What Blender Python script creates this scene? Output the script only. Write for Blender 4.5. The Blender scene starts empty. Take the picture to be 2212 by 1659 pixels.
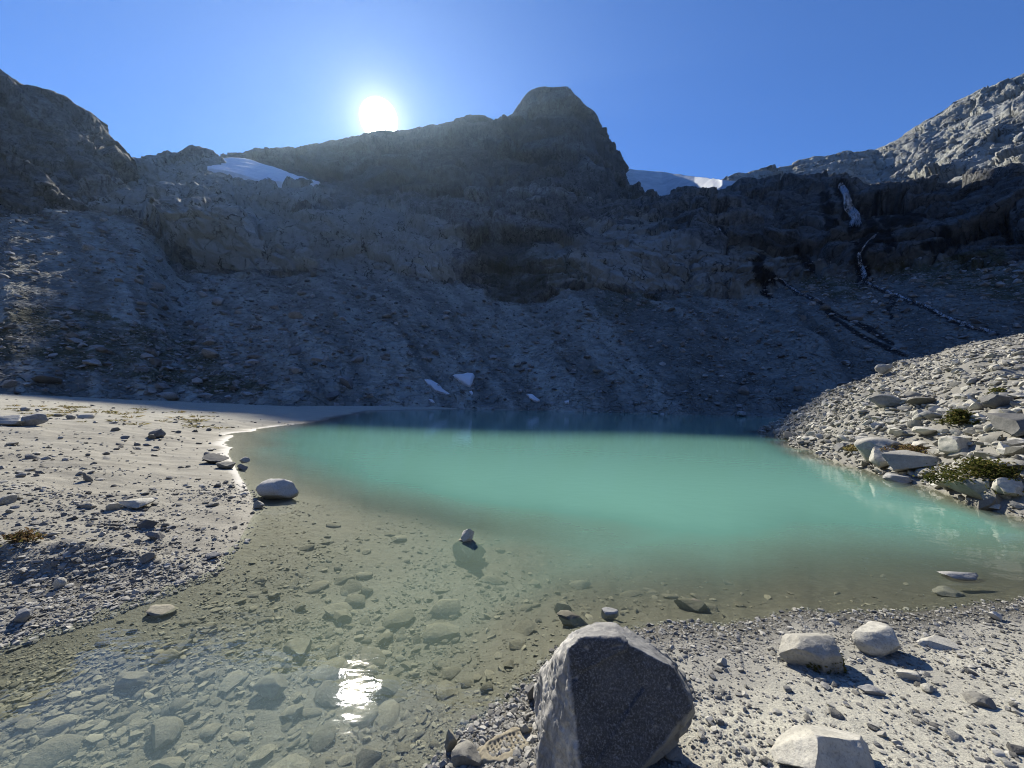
import bpy, bmesh, math, random
import numpy as np
from mathutils import Matrix, Vector
rng = np.random.default_rng(11); random.seed(11)
R = math.radians
S = bpy.context.scene
COL = S.collection

# ------------------------------------------------------------------ camera
F, PITCH, ROLL, HCAM = 831.0, R(2.2), R(1.3), 2.1          # focal length in px of a 2212 x 1659 frame
r0 = np.array([1., 0, 0]); u0 = np.array([0, -math.sin(PITCH), math.cos(PITCH)])
fwd = np.array([0, math.cos(PITCH), math.sin(PITCH)])
right = math.cos(ROLL)*r0 + math.sin(ROLL)*u0
up = -math.sin(ROLL)*r0 + math.cos(ROLL)*u0
EYE = np.array([0, 0, HCAM])
cam = bpy.data.cameras.new('camera'); co = bpy.data.objects.new('camera', cam); COL.objects.link(co)
co.matrix_world = Matrix(((right[0], up[0], -fwd[0], 0), (right[1], up[1], -fwd[1], 0), (right[2], up[2], -fwd[2], HCAM), (0, 0, 0, 1)))
cam.sensor_width = 36; cam.lens = 36*F/2212; cam.clip_start = .05; cam.clip_end = 5000
S.camera = co
def ray(px, py):
    px = np.asarray(px, float); py = np.asarray(py, float)
    return fwd*F + right*(px-1106)[..., None] + up*(829.5-py)[..., None]
def at(px, py, D):                                          # point of a pixel's ray at distance D ahead of the camera
    d = ray(px, py); D = np.asarray(D, float)
    return EYE + d*(D/d[..., 1])[..., None]
def proj(P):
    q = np.asarray(P, float)-EYE
    z = q@fwd
    return 1106+F*(q@right)/z, 829.5-F*(q@up)/z

# ------------------------------------------------------------------ light
sd = ray(818, 257); sd = sd/np.linalg.norm(sd)
SUN_AZ = math.atan2(sd[0], sd[1]); SUN_EL = math.asin(sd[2])
W = bpy.data.worlds.new('World'); S.world = W; W.use_nodes = True
nt = W.node_tree; nt.nodes.clear()
def N(nt, t, **kw):
    n = nt.nodes.new(t)
    for k, v in kw.items():
        if k.startswith('i_'): n.inputs[int(k[2:]) if k[2:].isdigit() else k[2:]].default_value = v
        else: setattr(n, k, v)
    return n
sky = N(nt, 'ShaderNodeTexSky', sky_type='NISHITA', sun_disc=False, sun_elevation=SUN_EL, sun_rotation=SUN_AZ,
        altitude=1500, air_density=1.0, dust_density=0.15, ozone_density=3.0)
bg = N(nt, 'ShaderNodeBackground', i_1=0.088)
clr = N(nt, 'ShaderNodeMix', data_type='RGBA', blend_type='MULTIPLY'); clr.inputs[0].default_value = 1; clr.inputs[7].default_value = (.50, .79, 1.20, 1)   # clear high-altitude air
nt.links.new(sky.outputs[0], clr.inputs[6]); nt.links.new(clr.outputs[2], bg.inputs[0])
tc = N(nt, 'ShaderNodeTexCoord')
dt = N(nt, 'ShaderNodeVectorMath', operation='DOT_PRODUCT'); dt.inputs[1].default_value = tuple(sd)
nt.links.new(tc.outputs['Generated'], dt.inputs[0])
ac = N(nt, 'ShaderNodeMath', operation='ARCCOSINE'); nt.links.new(dt.outputs['Value'], ac.inputs[0])
disc = N(nt, 'ShaderNodeMapRange', i_1=R(1.3), i_2=R(2.2), i_3=55.0, i_4=0.0); disc.interpolation_type = 'SMOOTHSTEP'
nt.links.new(ac.outputs[0], disc.inputs[0])
h1 = N(nt, 'ShaderNodeMath', operation='MULTIPLY', i_1=-1/R(1.7)); nt.links.new(ac.outputs[0], h1.inputs[0])
h2 = N(nt, 'ShaderNodeMath', operation='EXPONENT'); nt.links.new(h1.outputs[0], h2.inputs[0])
h3 = N(nt, 'ShaderNodeMath', operation='MULTIPLY', i_1=1.1); nt.links.new(h2.outputs[0], h3.inputs[0])
h4 = N(nt, 'ShaderNodeMath', operation='ADD'); nt.links.new(h3.outputs[0], h4.inputs[0]); nt.links.new(disc.outputs[0], h4.inputs[1])
bg2 = N(nt, 'ShaderNodeBackground', i_0=(1, .97, .93, 1)); nt.links.new(h4.outputs[0], bg2.inputs[1])
ad = N(nt, 'ShaderNodeAddShader'); nt.links.new(bg.outputs[0], ad.inputs[0]); nt.links.new(bg2.outputs[0], ad.inputs[1])
wo = N(nt, 'ShaderNodeOutputWorld'); nt.links.new(ad.outputs[0], wo.inputs[0])
SUN_LIFT = R(0.5)
sl = bpy.data.lights.new('sun', 'SUN'); sl.energy = 4.9; sl.angle = R(.5); sl.color = (1, .92, .77)
so = bpy.data.objects.new('sun', sl); COL.objects.link(so)
so.rotation_mode = 'QUATERNION'
e_ = SUN_EL+SUN_LIFT
so.rotation_quaternion = Vector((math.sin(SUN_AZ)*math.cos(e_), math.cos(SUN_AZ)*math.cos(e_), math.sin(e_))).to_track_quat('Z', 'Y')
so.location = (-40, 90, 60)
S.view_settings.view_transform = 'Standard'; S.view_settings.look = 'None'
S.view_settings.exposure = 0.72; S.view_settings.gamma = 1; S.view_settings.use_curve_mapping = False
S.cycles.max_bounces = 8; S.cycles.diffuse_bounces = 3; S.cycles.glossy_bounces = 3
S.cycles.transparent_max_bounces = 12; S.cycles.caustics_reflective = False; S.cycles.caustics_refractive = False
S.cycles.sample_clamp_indirect = 6; S.cycles.filter_width = 1.05

HAZE = .00006
S.cycles.volume_bounces = 0

# ------------------------------------------------------------------ noise
def _hash(ix, iy, iz, seed):
    h = (ix.astype(np.uint32)*np.uint32(374761393) + iy.astype(np.uint32)*np.uint32(668265263)
         + iz.astype(np.uint32)*np.uint32(2147483647) + np.uint32(seed*97531+17))
    h = (h ^ (h >> np.uint32(13)))*np.uint32(1274126177)
    h = (h ^ (h >> np.uint32(15)))*np.uint32(2246822519)
    return ((h ^ (h >> np.uint32(16))) & np.uint32(0xffff)).astype(np.float32)/32767.5-1
def vnoise(p, seed=0):
    p = np.asarray(p, np.float32); i = np.floor(p).astype(np.int64); f = p-i
    f = f*f*f*(f*(f*6-15)+10); out = 0
    for a in (0, 1):
        wx = f[..., 0] if a else 1-f[..., 0]
        for b in (0, 1):
            wy = f[..., 1] if b else 1-f[..., 1]
            for c in (0, 1):
                wz = f[..., 2] if c else 1-f[..., 2]
                out = out + wx*wy*wz*_hash(i[..., 0]+a, i[..., 1]+b, i[..., 2]+c, seed)
    return out
def fbm(p, octv=4, seed=0, gain=.5, lac=2.03):
    a, s, t = 1., 0, 0
    for o in range(octv):
        s = s+a*vnoise(np.asarray(p)*lac**o+o*7.3, seed+o); t += a; a *= gain
    return s/t
def ridged(p, octv=4, seed=0, gain=.5, lac=2.1):
    a, s, t = 1., 0, 0
    for o in range(octv):
        s = s+a*(1-2*np.abs(vnoise(np.asarray(p)*lac**o+o*3.1, seed+o))); t += a; a *= gain
    return s/t
def cells(p, seed=0):
    """Worley noise: distance to nearest, difference to second nearest, cell random"""
    p = np.asarray(p, np.float32); i = np.floor(p).astype(np.int64)
    d1 = np.full(p.shape[:-1], 9., np.float32); d2 = d1.copy(); cid = np.zeros_like(d1); fac = np.zeros_like(d1)
    for a in (-1, 0, 1):
        for b in (-1, 0, 1):
            for c in (-1, 0, 1):
                x, y, z = i[..., 0]+a, i[..., 1]+b, i[..., 2]+c
                q = np.stack([x+.5+.45*_hash(x, y, z, seed), y+.5+.45*_hash(x, y, z, seed+1), z+.5+.45*_hash(x, y, z, seed+2)], -1)
                d = np.sqrt(((q-p)**2).sum(-1)).astype(np.float32); r = _hash(x, y, z, seed+3)
                m = d < d1
                d2 = np.where(m, d1, np.minimum(d2, d)); cid = np.where(m, r, cid); d1 = np.where(m, d, d1)
                h = (q[..., 0]-p[..., 0])*_hash(x, y, z, seed+4)+(q[..., 1]-p[..., 1])*_hash(x, y, z, seed+5)+(q[..., 2]-p[..., 2])*_hash(x, y, z, seed+6)
                fac = np.where(m, h, fac)
    return d1, d2-d1, cid, fac
def sstep(x, a, b):
    t = np.clip((x-a)/(b-a), 0, 1); return t*t*(3-2*t)

# ------------------------------------------------------------------ mesh and naming helpers
def mesh_np(name, V, Fc, attrs=None, smooth=True, sharp=None):
    """V (n,3), Fc (m,3|4) index array"""
    V = np.ascontiguousarray(V, np.float32); Fc = np.ascontiguousarray(Fc, np.int32)
    me = bpy.data.meshes.new(name); k = Fc.shape[1]
    me.vertices.add(len(V)); me.vertices.foreach_set('co', V.ravel())
    me.loops.add(Fc.size); me.loops.foreach_set('vertex_index', Fc.ravel())
    me.polygons.add(len(Fc)); me.polygons.foreach_set('loop_start', np.arange(0, Fc.size, k, dtype=np.int32))
    me.polygons.foreach_set('use_smooth', np.full(len(Fc), smooth))
    me.update(calc_edges=True)
    for n, v in (attrs or {}).items():
        at_ = me.attributes.new(n, 'FLOAT', 'POINT'); at_.data.foreach_set('value', np.ascontiguousarray(v, np.float32).ravel())
    if sharp: me.set_sharp_from_angle(angle=R(sharp))
    return me
def link(name, me, mat=None, parent=None, **props):
    o = bpy.data.objects.new(name, me); COL.objects.link(o)
    if mat and me is not None and not me.materials: me.materials.append(mat)
    if parent: o.parent = parent
    for k, v in props.items(): o[k] = v
    return o
def struct(name, me, mat, label=None):
    o = link(name, me, mat, kind='structure')
    if label: o['label'] = label
    return o
def sub_mesh(name, V, Fc, keep, attrs, **kw):
    f = Fc[keep]; ids, inv = np.unique(f, return_inverse=True)
    return mesh_np(name, V[ids], inv.reshape(f.shape), {k: v[ids] for k, v in attrs.items()}, **kw)
def grid_faces(n, m):                                       # n rows, m columns
    i = np.arange((n-1)*m).reshape(n-1, m)[:, :-1].ravel()
    return np.stack([i, i+1, i+m+1, i+m], -1)

# ------------------------------------------------------------------ materials
def new_mat(name):
    m = bpy.data.materials.new(name); m.use_nodes = True; m.node_tree.nodes.clear(); return m, m.node_tree
class G:                                                    # small node-graph helper
    def __init__(s, nt): s.nt = nt
    def n(s, t, **kw): return N(s.nt, t, **kw)
    def put(s, sock, v):
        if isinstance(v, bpy.types.NodeSocket): s.nt.links.new(v, sock)
        elif v is not None:
            if sock.type == 'RGBA' and len(v) == 3: v = (*v, 1)
            sock.default_value = v
    def math(s, op, a, b=None, clamp=False):
        n = s.n('ShaderNodeMath', operation=op, use_clamp=clamp); s.put(n.inputs[0], a)
        if b is not None: s.put(n.inputs[1], b)
        return n.outputs[0]
    def mix(s, f, a, b, blend='MIX'):
        n = s.n('ShaderNodeMix', data_type='RGBA', blend_type=blend); s.put(n.inputs[0], f); s.put(n.inputs[6], a); s.put(n.inputs[7], b); return n.outputs[2]
    def ramp(s, f, a, b, c=0., d=1.):
        n = s.n('ShaderNodeMapRange'); s.put(n.inputs[0], f)
        for i, v in enumerate((a, b, c, d)): s.put(n.inputs[i+1], v)
        return n.outputs[0]
    def noise(s, vec, scale, detail=4, rough=.55, out=0, dist=0.):
        n = s.n('ShaderNodeTexNoise'); s.put(n.inputs['Vector'], vec); n.inputs['Scale'].default_value = scale
        n.inputs['Detail'].default_value = detail; n.inputs['Roughness'].default_value = rough; n.inputs['Distortion'].default_value = dist
        return n.outputs[out]
    def vor(s, vec, scale, feature='F1', out=0, rnd=1.):
        n = s.n('ShaderNodeTexVoronoi', feature=feature); s.put(n.inputs['Vector'], vec); n.inputs['Scale'].default_value = scale
        n.inputs['Randomness'].default_value = rnd; return n.outputs[out]
    def attr(s, name):
        n = s.n('ShaderNodeAttribute', attribute_name=name); return n.outputs['Fac']
    def mapv(s, vec, scale):
        n = s.n('ShaderNodeVectorMath', operation='MULTIPLY'); s.put(n.inputs[0], vec); n.inputs[1].default_value = scale; return n.outputs[0]
    def pos(s): return s.n('ShaderNodeNewGeometry').outputs['Position']
    def obj(s): return s.n('ShaderNodeTexCoord').outputs['Object']
    def bump(s, h, strength, dist, nrm=None):
        n = s.n('ShaderNodeBump'); n.inputs['Strength'].default_value = strength; n.inputs['Distance'].default_value = dist
        s.put(n.inputs['Height'], h); s.put(n.inputs['Normal'], nrm); return n.outputs[0]
    def out(s, col, rough=.85, nrm=None, spec=.3):
        b = s.n('ShaderNodeBsdfPrincipled'); s.put(b.inputs['Base Color'], col); s.put(b.inputs['Roughness'], rough)
        b.inputs['Specular IOR Level'].default_value = spec
        s.put(b.inputs['Normal'], nrm)
        o = s.n('ShaderNodeOutputMaterial'); s.nt.links.new(b.outputs[0], o.inputs[0]); return b

def mat_cliff():
    m, nt = new_mat('cirque_rock'); g = G(nt); p = g.pos()
    big = g.noise(p, .03, 5, .6); mid = g.noise(g.mapv(p, (1, 1, .6)), .2, 7, .68); fine = g.noise(p, 1.3, 5, .72)
    streak = g.noise(g.mapv(p, (1, 1, .10)), .38, 5, .65)
    dipv = g.n('ShaderNodeVectorRotate', rotation_type='Y_AXIS'); g.put(dipv.inputs['Vector'], p); dipv.inputs['Angle'].default_value = .42
    lay = g.noise(g.mapv(dipv.outputs[0], (.22, .5, 1.5)), .3, 6, .7)
    wn = g.n('ShaderNodeTexNoise'); g.put(wn.inputs['Vector'], p); wn.inputs['Scale'].default_value = .25; wn.inputs['Detail'].default_value = 4
    wv = g.n('ShaderNodeVectorMath', operation='MULTIPLY_ADD'); g.put(wv.inputs[0], wn.outputs['Color']); wv.inputs[1].default_value = (9, 9, 9); g.put(wv.inputs[2], g.mapv(p, (1.0, .8, .42)))
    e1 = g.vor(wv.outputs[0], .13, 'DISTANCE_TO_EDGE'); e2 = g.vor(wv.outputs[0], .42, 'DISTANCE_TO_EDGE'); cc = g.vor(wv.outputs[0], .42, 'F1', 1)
    c = g.mix(g.ramp(mid, .38, .62), (.055, .061, .060), (.30, .318, .300))
    c = g.mix(g.math('MULTIPLY', g.ramp(lay, .50, .66), .6), c, (.44, .46, .43)); c = g.mix(g.math('MULTIPLY', g.ramp(lay, .46, .34), .65), c, (.030, .033, .038))
    c = g.mix(g.ramp(big, .35, .65, .0, .45), c, (.10, .108, .114))
    c = g.mix(.4, c, g.mix(cc, (.04, .044, .05), (.40, .41, .42)))
    c = g.mix(g.math('MULTIPLY', g.ramp(streak, .53, .60), .75), c, (.028, .031, .036))
    c = g.mix(g.ramp(fine, .40, .7, .0, .4), c, (.43, .44, .445))
    c = g.mix(g.ramp(g.attr('tone'), .15, .85, .7, 0), c, g.mix(fine, (.026, .029, .033), (.075, .08, .086)))
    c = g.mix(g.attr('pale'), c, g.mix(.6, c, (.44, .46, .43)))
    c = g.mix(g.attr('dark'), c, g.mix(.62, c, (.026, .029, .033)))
    seam = g.math('MAXIMUM', g.ramp(e1, .0, .045, .95, 0), g.ramp(e2, .0, .05, .35, 0))     # crack shade painted as dark lines along the joints
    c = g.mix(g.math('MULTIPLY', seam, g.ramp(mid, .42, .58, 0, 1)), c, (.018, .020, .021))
    s1 = g.vor(p, .85, 'F1', 1); s2 = g.vor(p, .33, 'F1', 1); sd1 = g.vor(p, .85); sd2 = g.vor(p, .33)
    sc = g.mix(s1, (.135, .143, .130), (.49, .51, .46)); sc = g.mix(.35, sc, g.mix(s2, (.15, .158, .145), (.45, .468, .425))); sc = g.mix(g.ramp(fine, .45, .7, 0, .4), sc, (.15, .158, .145))
    sc = g.mix(g.ramp(g.attr('run'), .2, .8), g.mix(.55, sc, (.08, .085, .078)), g.mix(.3, sc, (.45, .47, .425)))
    c = g.mix(g.attr('scree'), c, sc)
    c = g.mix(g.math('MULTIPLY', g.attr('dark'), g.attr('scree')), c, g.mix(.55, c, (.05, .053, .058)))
    vg = g.math('MULTIPLY', g.attr('veg'), g.ramp(g.noise(p, .22, 6, .75), .40, .54))
    c = g.mix(vg, c, g.mix(fine, (.04, .046, .024), (.085, .083, .045)))
    c = g.mix(g.attr('wet'), c, (.014, .015, .017))
    rn = g.n('ShaderNodeTexNoise', noise_type='RIDGED_MULTIFRACTAL'); g.put(rn.inputs['Vector'], g.mapv(p, (1, 1, .8))); rn.inputs['Scale'].default_value = .5; rn.inputs['Detail'].default_value = 7; rn.inputs['Roughness'].default_value = .6
    b1 = g.bump(mid, .6, 1.6); b2 = g.bump(rn.outputs[0], .45, .5, b1); b3 = g.bump(seam, .8, -.8, b2)
    b4 = g.bump(g.math('MULTIPLY', g.math('ADD', sd1, sd2), g.attr('scree')), .7, -.7, b3)
    g.out(c, .88, b4, .25); return m
def mat_ground():
    m, nt = new_mat('glacial_silt'); g = G(nt); p = g.pos()
    n1 = g.noise(p, .7, 5, .6); n2 = g.noise(p, 9, 6, .65); n3 = g.noise(p, 60, 4, .7); n4 = g.noise(p, 210, 3, .7)
    c = g.mix(g.ramp(n1, .35, .65), (.50, .49, .41), (.40, .392, .335))
    c = g.mix(g.ramp(n2, .35, .68, 0, .5), c, (.56, .55, .475))
    c = g.mix(g.ramp(n3, .42, .75, 0, .75), c, (.20, .195, .18))
    c = g.mix(g.ramp(n4, .50, .62, 0, .75), c, (.15, .148, .135)); c = g.mix(g.ramp(g.noise(p, 95, 3, .7), .56, .66, 0, .7), c, (.10, .10, .095))
    c = g.mix(g.attr('grit'), c, g.mix(n3, (.12, .119, .11), (.31, .305, .28)))
    st = g.noise(g.mapv(p, (.35, 2.6, 1)), 1.1, 6, .65)
    c = g.mix(g.math('MULTIPLY', g.attr('mud'), .85), c, g.mix(g.ramp(st, .36, .62), (.15, .143, .122), g.mix(n3, (.20, .192, .165), (.34, .328, .28))))
    bed = g.mix(g.ramp(n2, .3, .7), (.072, .072, .058), (.14, .139, .113))
    bed = g.mix(g.ramp(n3, .4, .75, 0, .6), bed, (.06, .057, .042))
    c = g.mix(g.attr('glint_rim'), c, (.70, .69, .66))
    wet = g.attr('wet')
    c = g.mix(wet, c, g.mix(n3, (.045, .044, .037), (.125, .121, .098)))
    c = g.mix(g.attr('bed'), c, bed)
    c = g.mix(g.attr('hollow_dark'), c, (.03, .03, .028))
    h = g.math('ADD', g.math('MULTIPLY', n2, 1.0), g.math('MULTIPLY', n3, .35))
    b1 = g.bump(h, .55, .05); b2 = g.bump(n4, .5, .006, b1)
    g.out(c, g.ramp(wet, 0, 1, .9, .45), b2, .3); return m
def mat_stone(name, ca, cb, cc, sc=1., tonew=.55, rough=.85, bumpd=.02, vein=None):
    m, nt = new_mat(name); g = G(nt); p = g.obj()
    oi = g.n('ShaderNodeObjectInfo')
    t = g.math('FRACT', g.math('ADD', oi.outputs['Random'], g.attr('tone')))
    off = g.n('ShaderNodeVectorMath', operation='ADD'); g.put(off.inputs[0], p); g.put(off.inputs[1], t); p = off.outputs[0]
    n1 = g.noise(p, 2.2*sc, 6, .62); n2 = g.noise(p, 14*sc, 5, .7); n3 = g.noise(p, 70*sc, 3, .7)
    c = g.mix(g.ramp(n1, .33, .67), ca, cb)
    c = g.mix(g.ramp(n2, .42, .72, 0, .55), c, cc)
    c = g.mix(g.ramp(n3, .5, .7, 0, .45), c, (.07, .07, .07))
    if vein:
        w = g.noise(g.mapv(p, (3.5, 1, 1)), 2.0*sc, 6, .6, dist=1.2)
        c = g.mix(g.ramp(g.math('ABSOLUTE', g.math('SUBTRACT', w, .5)), .0, .045, vein, 0), c, (.55, .545, .52))
    hs = g.n('ShaderNodeHueSaturation'); g.put(hs.inputs['Color'], c); g.put(hs.inputs['Value'], g.ramp(t, 0, 1, 1-tonew, 1+tonew*.75))
    b1 = g.bump(n1, .5, bumpd*2); b2 = g.bump(n2, .55, bumpd, b1)
    g.out(hs.outputs[0], rough, b2, .3); return m
def mat_plain(name, a, b, scale, rough=.8, bumpd=0., **kw):
    m, nt = new_mat(name); g = G(nt); p = g.pos(); n1 = g.noise(p, scale, 6, .65)
    nr = g.bump(g.noise(p, scale*3, 5, .6), .5, bumpd) if bumpd else None
    c = g.mix(g.ramp(n1, .35, .65), a, b)
    g.out(c, rough, nr, kw.get('spec', .3)); return m
def mat_leaf(name, a, b, c3):
    m, nt = new_mat(name); g = G(nt)
    t = g.attr('tone'); c = g.mix(t, a, b); c = g.mix(g.ramp(t, .8, .82), c, c3)
    d = g.n('ShaderNodeBsdfDiffuse'); g.put(d.inputs[0], c); tr = g.n('ShaderNodeBsdfTranslucent'); g.put(tr.inputs[0], c)
    mx = g.n('ShaderNodeMixShader', i_0=.45); nt.links.new(d.outputs[0], mx.inputs[1]); nt.links.new(tr.outputs[0], mx.inputs[2])
    o = g.n('ShaderNodeOutputMaterial'); nt.links.new(mx.outputs[0], o.inputs[0]); return m
def mat_water():
    m, nt = new_mat('milky_meltwater'); g = G(nt); p = g.pos()
    dep = g.attr('depth')
    dn = g.math('MULTIPLY', dep, g.ramp(g.noise(p, .45, 4, .6), .3, .7, .92, 1.08))
    op = g.math('SUBTRACT', 1.0, g.math('EXPONENT', g.math('MULTIPLY', g.math('POWER', g.math('MULTIPLY', g.math('MAXIMUM', dn, 0.0), 2.15), 1.45), -1.0)))
    cdeep = g.mix(g.ramp(dn, .10, .60), (.29, .35, .27), (.16, .362, .29))
    d = g.n('ShaderNodeBsdfDiffuse'); g.put(d.inputs[0], cdeep)
    t = g.n('ShaderNodeBsdfTransparent'); g.put(t.inputs[0], (.94, .96, .90))
    body = g.n('ShaderNodeMixShader'); g.put(body.inputs[0], op)
    nt.links.new(t.outputs[0], body.inputs[1]); nt.links.new(d.outputs[0], body.inputs[2])
    w1 = g.noise(g.mapv(p, (1, 1.6, 1)), 2.6, 3, .5); w2 = g.noise(p, 14, 2, .5)
    hgt = g.math('ADD', w1, g.math('MULTIPLY', w2, .13))
    nrm = g.bump(hgt, .35, .012)
    fr = g.n('ShaderNodeFresnel'); g.put(fr.inputs[0], g.ramp(g.n('ShaderNodeNewGeometry').outputs['Backfacing'], 0, 1, 1.33, 1/1.33)); g.put(fr.inputs['Normal'], nrm)
    gl = g.n('ShaderNodeBsdfGlossy'); g.put(gl.inputs[0], (1, 1, 1)); gl.inputs['Roughness'].default_value = .03; g.put(gl.inputs['Normal'], nrm)
    mx = g.n('ShaderNodeMixShader'); nt.links.new(fr.outputs[0], mx.inputs[0])
    nt.links.new(body.outputs[0], mx.inputs[1]); nt.links.new(gl.outputs[0], mx.inputs[2])
    o = g.n('ShaderNodeOutputMaterial'); nt.links.new(mx.outputs[0], o.inputs[0]); return m

M_cliff, M_ground, M_water = mat_cliff(), mat_ground(), mat_water()
M_pale = mat_stone('pale_granite', (.27, .265, .235), (.41, .40, .36), (.53, .52, .465), .9)
M_grey = mat_stone('grey_granite', (.16, .165, .165), (.27, .27, .265), (.38, .375, .36), .8)
M_white = mat_stone('white_granite', (.40, .395, .37), (.52, .51, .48), (.58, .57, .54), .6, .1)
M_gravel = mat_stone('mixed_gravel', (.17, .168, .155), (.31, .305, .28), (.40, .39, .355), .8, .6)
M_bedst = mat_stone('silted_stone', (.15, .143, .108), (.25, .236, .18), (.33, .312, .25), .8, .4)
M_talus = mat_stone('talus_stone', (.17, .175, .178), (.31, .315, .315), (.42, .42, .415), .25, .5, bumpd=.06)
def mat_hero():
    m, nt = new_mat('dark_gneiss'); g = G(nt); p = g.obj()
    n1 = g.noise(p, 5, 5, .6); n2 = g.noise(p, 95, 4, .8); n3 = g.noise(p, 230, 3, .75); nb = g.noise(g.mapv(p, (2.2, 2.2, 9)), 1.4, 4, .6, dist=.6)
    c = g.mix(g.ramp(n1, .3, .7), (.026, .030, .037), (.075, .082, .095))
    c = g.mix(g.ramp(n2, .49, .62, 0, .85), c, (.17, .185, .21)); c = g.mix(g.ramp(n3, .5, .64, 0, .75), c, (.012, .013, .016))
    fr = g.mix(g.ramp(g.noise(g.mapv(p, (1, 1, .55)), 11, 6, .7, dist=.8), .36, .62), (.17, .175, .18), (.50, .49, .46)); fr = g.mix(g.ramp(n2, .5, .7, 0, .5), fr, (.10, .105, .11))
    c = g.mix(g.attr('lit_and_scars'), c, fr)  # sunlit left and top faces painted paler, along with chips and veins
    c = g.mix(g.math('MULTIPLY', g.attr('band'), .65), c, (.24, .235, .21))
    b1 = g.bump(n1, .4, .02); b2 = g.bump(n2, .5, .006, b1); b3 = g.bump(n3, .5, .002, b2)
    g.out(c, .7, b3, .35); return m
M_hero = mat_hero()
M_snow = mat_plain('old_snow', (.78, .80, .84), (.62, .66, .72), .25, .7, .3)
M_ice = mat_plain('glacier_ice', (.46, .50, .56), (.32, .37, .44), .07, .6, 1.5)
def mat_foam():
    m, nt = new_mat('white_water'); g = G(nt); p = g.pos()
    st = g.noise(g.mapv(p, (1.6, 1.6, .35)), .75, 5, .7); n1 = g.noise(p, 1.1, 4, .7)
    d = g.n('ShaderNodeBsdfDiffuse'); g.put(d.inputs[0], g.mix(g.ramp(n1, .35, .65), (.30, .34, .40), (.78, .80, .84)))
    t = g.n('ShaderNodeBsdfTransparent'); mx = g.n('ShaderNodeMixShader'); g.put(mx.inputs[0], g.ramp(st, .43, .62))
    nt.links.new(t.outputs[0], mx.inputs[1]); nt.links.new(d.outputs[0], mx.inputs[2])
    nt.links.new(mx.outputs[0], g.n('ShaderNodeOutputMaterial').inputs[0]); return m
M_foam = mat_foam()

# ------------------------------------------------------------------ the lake basin and beaches
def shore_xy(pts):
    pts = np.array(pts, float); d = ray(pts[:, 0], pts[:, 1]); t = -HCAM/d[:, 2]
    return (EYE+d*t[:, None])[:, :2]
s_far = shore_xy([(640, 913), (700, 910), (740, 899), (800, 888), (1000, 884), (1200, 888), (1400, 891), (1600, 897), (1740, 905)])
s_bank = shore_xy([(1690, 948), (1720, 965), (1800, 990), (1870, 1016), (1950, 1042), (2010, 1062), (2080, 1086), (2150, 1103), (2212, 1118)])
s_near = shore_xy([(2212, 1292), (2100, 1302), (2000, 1312), (1900, 1322), (1800, 1328), (1600, 1338), (1400, 1350), (1290, 1362), (1200, 1400), (1165, 1440),
                   (1110, 1520), (1010, 1575), (955, 1659)])
s_left = shore_xy([(0, 1388), (100, 1350), (230, 1310), (330, 1270), (440, 1212), (520, 1160), (563, 1100), (556, 1068), (530, 1040), (492, 1003), (470, 982), (480, 958), (525, 934), (560, 927), (640, 915)])
# (polyline, underwater slope, slope of the land behind it)
CHAINS = [
    (np.vstack([s_far, [[70, 62]]]), .30, .45, 'far'),
    (np.vstack([[[80, 44]], [[40, 37]], [[25.5, 33.5]], [[19.5, 30]], s_bank, [[9.6, 6.2]], [[11.5, 4.6]], [[16, 4.2]]]), .55, .62, 'bank'),
    (np.vstack([[[16, 4.2]], [[9.0, 4.6]], s_near, [[-1.1, 1.5]], [[-2.4, 1.0]], [[-4.2, .6]]]), .24, .115, 'near'),
    (np.vstack([[[-4.2, .6]], [[-6.2, 1.6]], [[-5.4, 2.6]], s_left]), .07, .075, 'left'),
]
POLY = np.vstack([CHAINS[3][0], CHAINS[0][0][1:], CHAINS[1][0], CHAINS[2][0]])
def seg_dist(P, L):
    best = np.full(len(P), 1e9)
    for a, b in zip(L[:-1], L[1:]):
        ab = b-a; t = np.clip(((P-a)@ab)/(ab@ab+1e-9), 0, 1)
        best = np.minimum(best, np.hypot(*(P-(a+t[:, None]*ab)).T))
    return best
def inside(P, L):
    c = np.zeros(len(P), bool); n = len(L)
    for i in range(n):
        (x1, y1), (x2, y2) = L[i], L[(i+1) % n]
        c ^= ((y1 > P[:, 1]) != (y2 > P[:, 1])) & (P[:, 0] < (x2-x1)*(P[:, 1]-y1)/(y2-y1+1e-12)+x1)
    return c
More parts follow.
